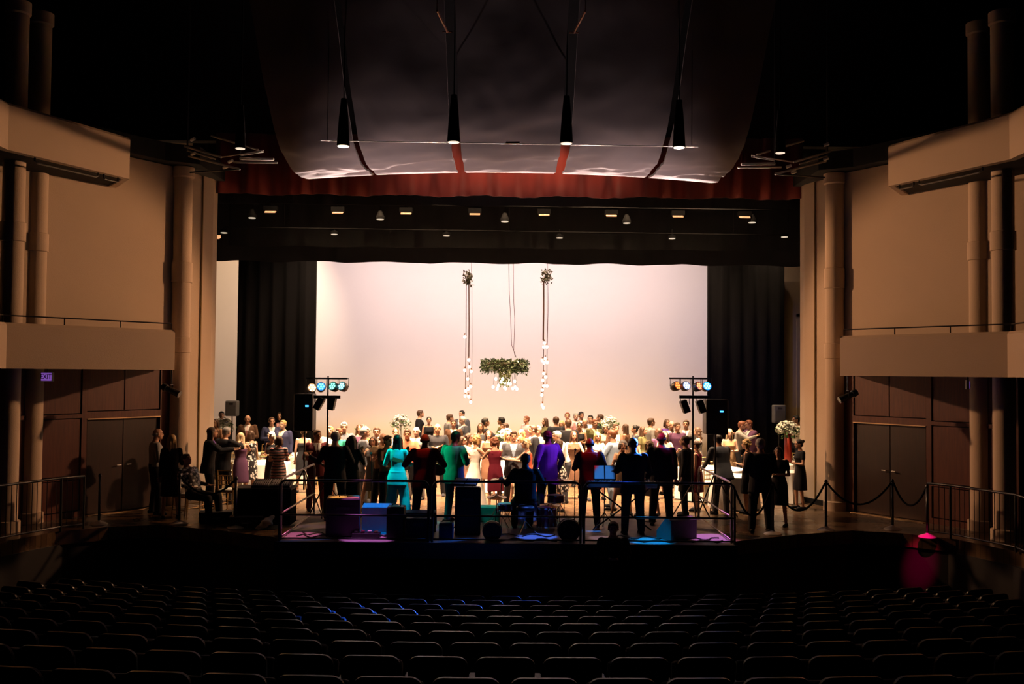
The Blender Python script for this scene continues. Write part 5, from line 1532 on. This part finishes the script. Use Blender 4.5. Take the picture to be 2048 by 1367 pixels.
def flowers(px, py, d, rpx, label, base=None, vase='tall', leafy=True, zbase=0.75, vm=None):
    x, z = X(px, d, py), Z(px, py, d); R = rpx / 1991 * d
    t = thing('flower_arrangement', label, 'flowers', (x, d, zbase))
    zc = z - zbase; rr = random.Random(int(px))
    bm = B()
    for _ in range(90 if R > .2 else 50):
        u, v = rr.uniform(0, 2 * PI), math.acos(rr.uniform(-.5, 1)); k = rr.uniform(.55, 1.0)
        p = V((R * k * math.sin(v) * math.cos(u), R * k * math.sin(v) * math.sin(u), zc + R * .8 * k * math.cos(v)))
        s_ = rr.uniform(.028, .055)
        n = p - V((0, 0, zc))
        for q in range(5):
            a = q * 2 * PI / 5 + rr.random()
            x_, y_ = frame_of(n if n.length > .01 else V((0, 0, 1)))
            c = p + (x_ * math.cos(a) + y_ * math.sin(a)) * s_ * .6
            ell(bm, c, (s_ * .75, s_ * .75, s_ * .45), None, 6, 4)
    finish('blooms', bm, PETAL, t, smooth=True)
    bm = B()
    for _ in range(70):
        u = rr.uniform(0, 2 * PI); v = math.acos(rr.uniform(-.9, .5)); k = rr.uniform(.6, 1.15)
        p = V((R * k * math.sin(v) * math.cos(u), R * k * math.sin(v) * math.sin(u), zc - R * .1 + R * .6 * k * math.cos(v)))
        leaf(bm, p, (p - V((0, 0, zc))).normalized(), rr.uniform(.06, .11), rr)
    finish('greenery', bm, mat('bouquet_green', (.10, .20, .06), .6, vary=.4), t)
    bm = B(); lathe(bm, [(.07, 0), (.075, .01), (.03, .03), (.022, max(.1, zc - R * .5)), (.07, max(.15, zc - R * .3))] if vase == 'tall' else [(.09, 0), (.10, .05), (.09, max(.1, zc - R * .3))], 16)
    finish('vase', bm, vm or mat('vase_glass', (.6, .58, .5), .15), t, smooth=True)


def leaf(bm, p, n, s, rr):
    x, y = frame_of(n if n.length > .01 else V((0, 0, 1))); a = rr.uniform(0, 2 * PI)
    d = (x * math.cos(a) + y * math.sin(a) + n * .6).normalized(); w = d.cross(n).normalized() * s * .32
    v = [bm.verts.new(q) for q in (p, p + d * s * .5 + w + n * .006, p + d * s, p + d * s * .5 - w + n * .006, p + d * s * .5 - n * .012)]
    bm.faces.new((v[0], v[1], v[4])); bm.faces.new((v[1], v[2], v[4])); bm.faces.new((v[2], v[3], v[4])); bm.faces.new((v[3], v[0], v[4]))


for i, (px, py, d, r_, l) in enumerate(TABLES):
    c = table(px, py, d, r_, 'round table hidden under a white cloth by the ' + l, 'white floor-length cloth on the table by the ' + l)
    n = 6 if r_ > .65 else 4 if r_ > .5 else 0
    for k in range(n):
        a = 2 * PI * k / n + .35 * i
        wh = ('front', 'rear')[math.sin(a) > 0] + ' ' + ('left', 'right')[math.cos(a) > 0] + ' side'
        pos = ['front', 'front right', 'rear right', 'rear', 'rear left', 'front left']
        ang = int(round(((a + PI / 2) % (2 * PI)) / (2 * PI) * 12)) % 12
        names = ['front', 'front-right', 'right-front', 'right', 'right-rear', 'rear-right', 'rear', 'rear-left', 'left-rear', 'left', 'left-front', 'front-left']
        if min((c.x + (r_ + .22) * math.cos(a) - qx) ** 2 + (c.y + (r_ + .22) * math.sin(a) - qy) ** 2 for qx, qy in PLACED) < .42 ** 2: continue
        chair(c.x + (r_ + .22) * math.cos(a), c.y + (r_ + .22) * math.sin(a), a + PI / 2, f'gold chair, {names[ang]} of the table by the {l}')
    for k in range(3 if r_ > .5 else 2):
        a = 2 * PI * k / 3 + i
        g = thing('wine_glass', f"{('first', 'second', 'third')[k]} glass on the table by the {l}", 'glass', (c.x + r_ * .6 * math.cos(a), c.y + r_ * .6 * math.sin(a), .75), group='glasses on the party tables')
        bm = B(); lathe(bm, [(.035, 0), (.035, .004), (.005, .01), (.005, .08), (.032, .12), (.036, .17), (.03, .21)], 10); finish('goblet', bm, mat('glassware', (.8, .78, .72), .08), g, smooth=True)
flowers(449, 850, 29.2, 22, 'large white bouquet at the far left beside the cream wall')
flowers(727, 861, 28.6, 14, 'low white flower arrangement left of the tall round bouquet', vase='low')
flowers(803, 843, 31.6, 19, 'tall round white bouquet against the backdrop, left half')
flowers(1010, 869, 26.0, 17, 'white and green flower arrangement at the centre of the floor')
flowers(1219, 846, 30.0, 19, 'loose pale green and white flowers right of the black-jacketed drinker')
flowers(1576, 858, 26.4, 23, 'large cream bouquet in a red vase at the far right', vm=mat('red_vase', (.42, .04, .02), .3), vase='low')
# loose chairs on the left apron
for px, d, rz, l in ((407, 20.9, -.6, 'gold chair with a white cushion next to the slumped person'), (464, 21.6, -.3, 'gold chair with a white cushion near the dark equipment table'),
                     (379, 20.75, -2.0, 'gold chair carrying the slumped person in the patterned shirt')):
    chair(X(px, d, 990), d - (.06 if px == 379 else 0), rz, l)
# gear table on the left apron with mixer
xt, yt = X(549, 20.2, 975), 20.0
t = thing('equipment_table', 'black-draped equipment table left of the platform', 'table', (xt - .1, yt, 0))
bm = B(); bevel_box(bm, (0, 0, .72), (1.15, .6, .04), .01); finish('tabletop', bm, BLKPLA, t)
bm = B(); box(bm, (0, 0, .36), (1.12, .57, .68)); finish('drape', bm, VELOUR, t)
for px, w, l in ((528, .36, 'silver mixing console on the black equipment table, left'), (566, .42, 'larger silver mixing console on the black equipment table, right')):
    t = thing('mixing_console', l, 'mixer', (X(px, yt, 975), yt, .74))
    bm = B(); bevel_box(bm, (0, 0, .05), (w, .4, .08), .015, Matrix.Rotation(.28, 4, 'X')); finish('case', bm, BLKPLA, t)
    bm = B(); box(bm, (0, 0, .094), (w * .9, .34, .008), Matrix.Rotation(.28, 4, 'X')); finish('control_panel', bm, mat('silver_panel', (.5, .5, .52), .4), t)
    bm = B()
    for i in range(8):
        for j in range(4): box(bm, (-w * .38 + i * w * .11, -.12 + j * .08, .103), (.012, .02, .015), Matrix.Rotation(.28, 4, 'X'))
    finish('fader_bank', bm, BLKPLA, t)
bm = B(); rr = random.Random(4)
for k in range(9): ell(bm, (rr.uniform(-.16, .16), rr.uniform(-.1, .1), rr.uniform(.04, .13)), (rr.uniform(.05, .12), .06, .05), Matrix.Rotation(rr.uniform(-1, 1), 4, 'Y'), 8, 6)
me = remesh(bm, .02, 1); o = bpy.data.objects.new('crumpled_cloth', me); COL.objects.link(o); me.materials.append(LINEN)
o.location = (X(538, 19.35, 1040), 19.35, 0.02); tag(o, 'crumpled white cloth on the apron floor left of the platform', 'cloth')
for px, d, w, l in ((437, 20.2, .36, 'long black road case on the left apron below the gold chairs'), (497, 19.6, .35, 'small black case beside the equipment table')):
    t = thing('road_case', l, 'case', (X(px, d, 1040), d, 0), .2)
    bm = B(); bevel_box(bm, (0, 0, .1), (w * 1.8, .34, .2), .02); finish('body', bm, BLKPLA, t)
    bm = B(); bevel_box(bm, (0, 0, .205), (w * 1.82, .36, .02), .006); finish('lid', bm, GREYPLA, t)
    bm = B(); tube(bm, [(-.08, -.17, .1), (-.06, -.2, .1), (.06, -.2, .1), (.08, -.17, .1)], .01); finish('handle', bm, STEEL, t)

# ---------------------------------------------------------------- rope barriers
ST = {}


def stanchion(px, d, label, key):
    x = X(px, d, 1055)
    t = thing('stanchion', label, 'barrier post', (x, d, 0))
    bm = B(); lathe(bm, [(.17, 0), (.17, .012), (.12, .04), (.04, .065), (.03, .08)], 24); finish('base', bm, STEEL, t, smooth=True, auto=True)
    bm = B(); tube(bm, [(0, 0, .05), (0, 0, .97)], .024, 10); finish('post', bm, BLKMET, t, smooth=True)
    bm = B(); lathe(bm, [(.024, .93), (.034, .94), (.034, .96), (.02, .99), (.005, 1.0)], 12); finish('finial', bm, BLKMET, t, smooth=True)
    ST[key] = V((x, d, .92))


stanchion(1544, 19.2, 'rope barrier post in front of the large black-suited back', 'a')
stanchion(1650, 19.75, 'rope barrier post standing alone in front of the right column', 'b')
stanchion(1783, 19.95, 'rope barrier post in front of the right wood doors', 'c')
stanchion(1852, 19.0, 'rope barrier post beside the right guard fence', 'd')
stanchion(363, 19.9, 'rope barrier post in front of the person with long blond hair', 'e')
stanchion(475, 19.45, 'rope barrier post in front of the equipment table', 'f')
stanchion(204, 19.75, 'rope barrier post in front of the left wood doors', 'g')


def rope(a, b, sag, label):
    a, b = (ST[a] if isinstance(a, str) else V(a)), (ST[b] if isinstance(b, str) else V(b))
    u = (b - a).normalized() * .03; a = a + u; b = b - u
    bm = B(); tube(bm, [a.lerp(b, k / 16) - V((0, 0, sag * (1 - (2 * k / 16 - 1) ** 2))) for k in range(17)], .02, 8)
    tag(finish('barrier_rope', bm, VELOUR, smooth=True), label, 'rope')


rope('a', 'b', .50, 'black rope sagging between the two barrier posts nearest the black-suited back')
rope('b', 'c', .42, 'black rope hanging in front of the right column and wood doors')
rope('c', 'd', .38, 'black rope hanging between the right doors and the guard fence')
rope('a', (X(1468, 18.6), 18.6, .9), .52, 'black rope from the platform corner to the nearest barrier post')
rope('e', 'f', .30, 'black rope on the left apron in front of the gold chairs')

# ---------------------------------------------------------------- hanging greenery and bulbs
DCH = 28.2


def pt(px, py, d=DCH): return V((X(px, d, py), d, Z(px, py, d)))


t = thing('chandelier', 'greenery ring chandelier hanging before the backdrop centre with glowing bulbs below', 'chandelier', pt(1010, 730))
O = pt(1010, 730); rr = random.Random(21)
bm = B()
for k in range(24): pass
ringp = [V((.56 * math.cos(a), .56 * math.sin(a), .03)) for a in [2 * PI * k / 24 for k in range(25)]]
tube(bm, ringp, .045, 8); finish('ring_frame', bm, mat('dark_wood_ring', (.05, .035, .02), .8), t, smooth=True)
bm = B()
for _ in range(1500):
    a = rr.uniform(0, 2 * PI); q = V((math.cos(a) * rr.uniform(.42, .68), math.sin(a) * rr.uniform(.42, .68), rr.uniform(-.16, .16) - (.06 if rr.random() < .3 else 0)))
    leaf(bm, q, V((math.cos(a), math.sin(a), rr.uniform(-.6, .8))).normalized(), rr.uniform(.05, .11), rr)
finish('greenery', bm, LEAF, t)
bm = B()
for _ in range(260):
    a = rr.uniform(0, 2 * PI); z = rr.uniform(-.58, -.12); k = .15 * (1.2 + z)
    leaf(bm, V((math.cos(a) * k, math.sin(a) * k, z)), V((math.cos(a), math.sin(a), 0)), rr.uniform(.05, .10), rr)
finish('trailing_greenery', bm, mat('olive_leaf', (.12, .13, .03), .6, vary=.4), t)
for k in range(5):
    bm = B(); a = rr.uniform(0, 6); ell(bm, (.6 * math.cos(a), -.55 * abs(math.sin(a)), rr.uniform(-.1, .1)), (.04, .04, .035), None, 8, 6); finish('bloom', bm, PETAL, t, smooth=True)
for (bx, by) in ((992, 757), (987, 773), (997, 771), (995, 777), (1006, 757), (1003, 763), (1010, 765), (1017, 766), (1018, 760), (1021, 767), (1012, 776), (1030, 762), (1026, 776), (1031, 774), (1034, 777), (1010, 774)):
    q = pt(bx, by) - O; q.y = rr.uniform(-.25, .25)
    bm = B(); tube(bm, [V((q.x * .8, q.y, -.02)), q + V((0, 0, .07))], .004, 4); c = finish('cord', bm, BLKPLA, t)
    bm = B(); ell(bm, q, (.036, .036, .045), None, 10, 8); finish('bulb', bm, BULB, c, smooth=True)
for path in (((1018, 519), (1019, 580), (1021, 620), (1024, 690), (1033, 714)), ((1027, 519), (1028, 600), (1030, 640), (1028, 700), (1031, 714))):
    pp = [pt(*q) - O for q in path]; pp = [V((pp[0].x, pp[0].y, 13.46 - O.z))] + pp
    bm = B(); tube(bm, pp, .007, 4); finish('hanging_cord', bm, mat('brown_cord', (.12, .06, .04), .8), t)


def strand(label, cx, tuft, cords, bulbs, d=DCH):
    O = pt(cx, 556); t = thing('bulb_strand', label, 'hanging lights', O); rr = random.Random(cx)
    bm = B()
    for _ in range(170):
        q = pt(rr.choice(tuft)[0] + rr.uniform(-5, 5), rr.choice(tuft)[1] + rr.uniform(-6, 6)) - O; q.y = rr.uniform(-.1, .1)
        leaf(bm, q, V((rr.uniform(-1, 1), rr.uniform(-1, 1), rr.uniform(-.5, 1))).normalized(), rr.uniform(.05, .10), rr)
    finish('greenery', bm, mat('dry_leaf', (.07, .065, .03), .7, vary=.4), t)
    for x0, y0, x1, y1, r_ in cords:
        bm = B(); tube(bm, [pt(x0, y0) - O, pt((x0 + x1) / 2 + .5, (y0 + y1) / 2) - O, pt(x1, y1) - O], r_, 4); finish('cord', bm, mat('brown_cord', (.12, .06, .04), .8), t)
    bm = B(); p = pt(cx + 4, 545) - O; tube(bm, [p, V((p.x, p.y, 13.46 - O.z))], .005, 4); finish('hanging_cord', bm, mat('brown_cord', (.12, .06, .04), .8), t)
    for bx, by in bulbs:
        q = pt(bx, by) - O
        bm = B(); tube(bm, [q + V((0, 0, .04)), q + V((0, 0, .10))], .016, 6); c = finish('socket', bm, mat('copper_socket', (.3, .12, .05), .5), t)
        bm = B(); ell(bm, q, (.036, .036, .045), None, 10, 8); finish('bulb', bm, BULB, c, smooth=True)


strand('left hanging strand of bulbs topped with dry greenery', 939, [(932, 548), (938, 553), (941, 560), (936, 563)],
       [(933, 566, 931, 780, .009), (938, 566, 938, 715, .016), (938, 715, 940, 775, .007), (944, 566, 944, 800, .006)],
       [(930, 673), (938, 719), (939, 733), (930, 740), (943, 742), (936, 757), (942, 772), (937, 777), (932, 781), (931, 791), (938, 792), (942, 803)])
strand('right hanging strand of bulbs topped with dry greenery', 1092, [(1098, 543), (1094, 551), (1089, 555), (1099, 553), (1089, 561)],
       [(1088, 560, 1087, 680, .022), (1088, 680, 1086, 806, .009), (1095, 558, 1094, 770, .008), (1098, 556, 1095, 690, .006)],
       [(1089, 685), (1088, 693), (1094, 693), (1091, 717), (1085, 720), (1089, 725), (1095, 724), (1088, 746), (1092, 753), (1086, 760), (1088, 771), (1094, 771), (1085, 779), (1084, 789), (1085, 809), (1087, 814)])
# ---------------------------------------------------------------- auditorium seats
SEATF = mat('seat_fabric', (0.004, 0.004, 0.008), 0.85, vary=.3, scale=8)
SEATP = mat('seat_shell', (0.003, 0.002, 0.003), 0.3, vary=.2, spec=.16)


def make_seat():
    t = thing('theatre_seat', 'dark theatre seat', 'seat')
    # back: rounded panel facing the auditorium, slightly reclined
    def panel(w, h, y, th, rad, z0):
        pts = []
        for (cx, cz, a0) in ((w / 2 - rad, z0 + h - rad, 0), (-w / 2 + rad, z0 + h - rad, PI / 2)):
            for k in range(6): a = a0 + k / 5 * PI / 2; pts.append((cx + rad * math.cos(a), cz + rad * math.sin(a)))
        pts += [(-w / 2 + .02, z0), (w / 2 - .02, z0)]
        bm = B()
        def row(yy, sc):
            return [V((x * sc, yy - .16 * (z - .45) + .10 * (x / w) ** 2, z0 + (z - z0) * (1 - (1 - sc) * .5))) for x, z in pts]
        loft(bm, [row(y, .95), row(y + .012, 1), row(y + th - .012, 1), row(y + th, .95)])
        return bm
    finish('backrest', panel(.50, .50, -.26, .055, .09, .38), SEATP, t, smooth=True, auto=True)
    finish('back_cushion', panel(.44, .42, -.205, .06, .08, .42), SEATF, t, smooth=True, auto=True)
    bm = B(); bevel_box(bm, (0, .0, .55), (.46, .10, .42), .035, Matrix.Translation((0, -.05, 0)) @ Matrix.Rotation(-.12, 4, 'X')); finish('seat', bm, SEATF, t, smooth=True, auto=True)
    for s in (-1, 1):
        bm = B(); bevel_box(bm, (s * .265, .0, .60), (.05, .34, .035), .012); finish('armrest', bm, SEATP, t)
        bm = B(); bevel_box(bm, (s * .265, -.02, .29), (.035, .14, .60), .01); finish('leg', bm, BLKMET, t)
    return t


seat0 = make_seat(); first = True
ordn = lambda n: {1: 'first', 2: 'second', 3: 'third', 4: 'fourth', 5: 'fifth', 6: 'sixth', 7: 'seventh', 8: 'eighth', 9: 'ninth', 10: 'tenth', 11: 'eleventh', 12: 'twelfth', 13: 'thirteenth',
                  14: 'fourteenth', 15: 'fifteenth', 16: 'sixteenth', 17: 'seventeenth', 18: 'eighteenth', 19: 'nineteenth', 20: 'twentieth'}[n]
rows = [15.9, 15.0, 14.1, 13.25, 12.4, 11.5, 10.6, 9.6, 8.6, 7.45, 6.6]
for ri, d in enumerate(rows):
    R = CY - d; pitch = .555; a0 = pitch / R; n = int((d * .53 + .3) / pitch)
    items = []
    for k in range(-n, n + 1):
        kk = k + (.5 if ri % 2 else 0)
        a = kk * a0; x, y = R * math.sin(a), CY - R * math.cos(a)
        if abs(x) > min(d * .53 + .3, 7.6): continue
        items.append((kk, a, x, y))
    m = sum(1 for q in items if q[0] < 0)
    for i, (kk, a, x, y) in enumerate(items):
        if first: o = seat0; first = False
        else: o = copy_tree(seat0)
        o.location = (x, y, zf(d)); o.rotation_euler = (0, 0, a)
        if kk < 0: side_t = ordn(m - i) + ' left of the middle'
        elif kk == 0: side_t = 'in the middle'
        else: side_t = ordn(i - m + (1 if not any(q[0] == 0 for q in items) else 0)) + ' right of the middle'
        rowt = 'front row' if ri == 0 else 'rearmost visible row' if ri == len(rows) - 1 else ordn(ri + 1) + ' row from the stage'
        bl = 'blue-rimmed ' if ri in (1, 2, 3) and -3.6 < x < 0 else ''
        tag(o, f'{bl}dark theatre seat, {rowt}, {side_t}', 'seat', 'theatre seats, ' + rowt)
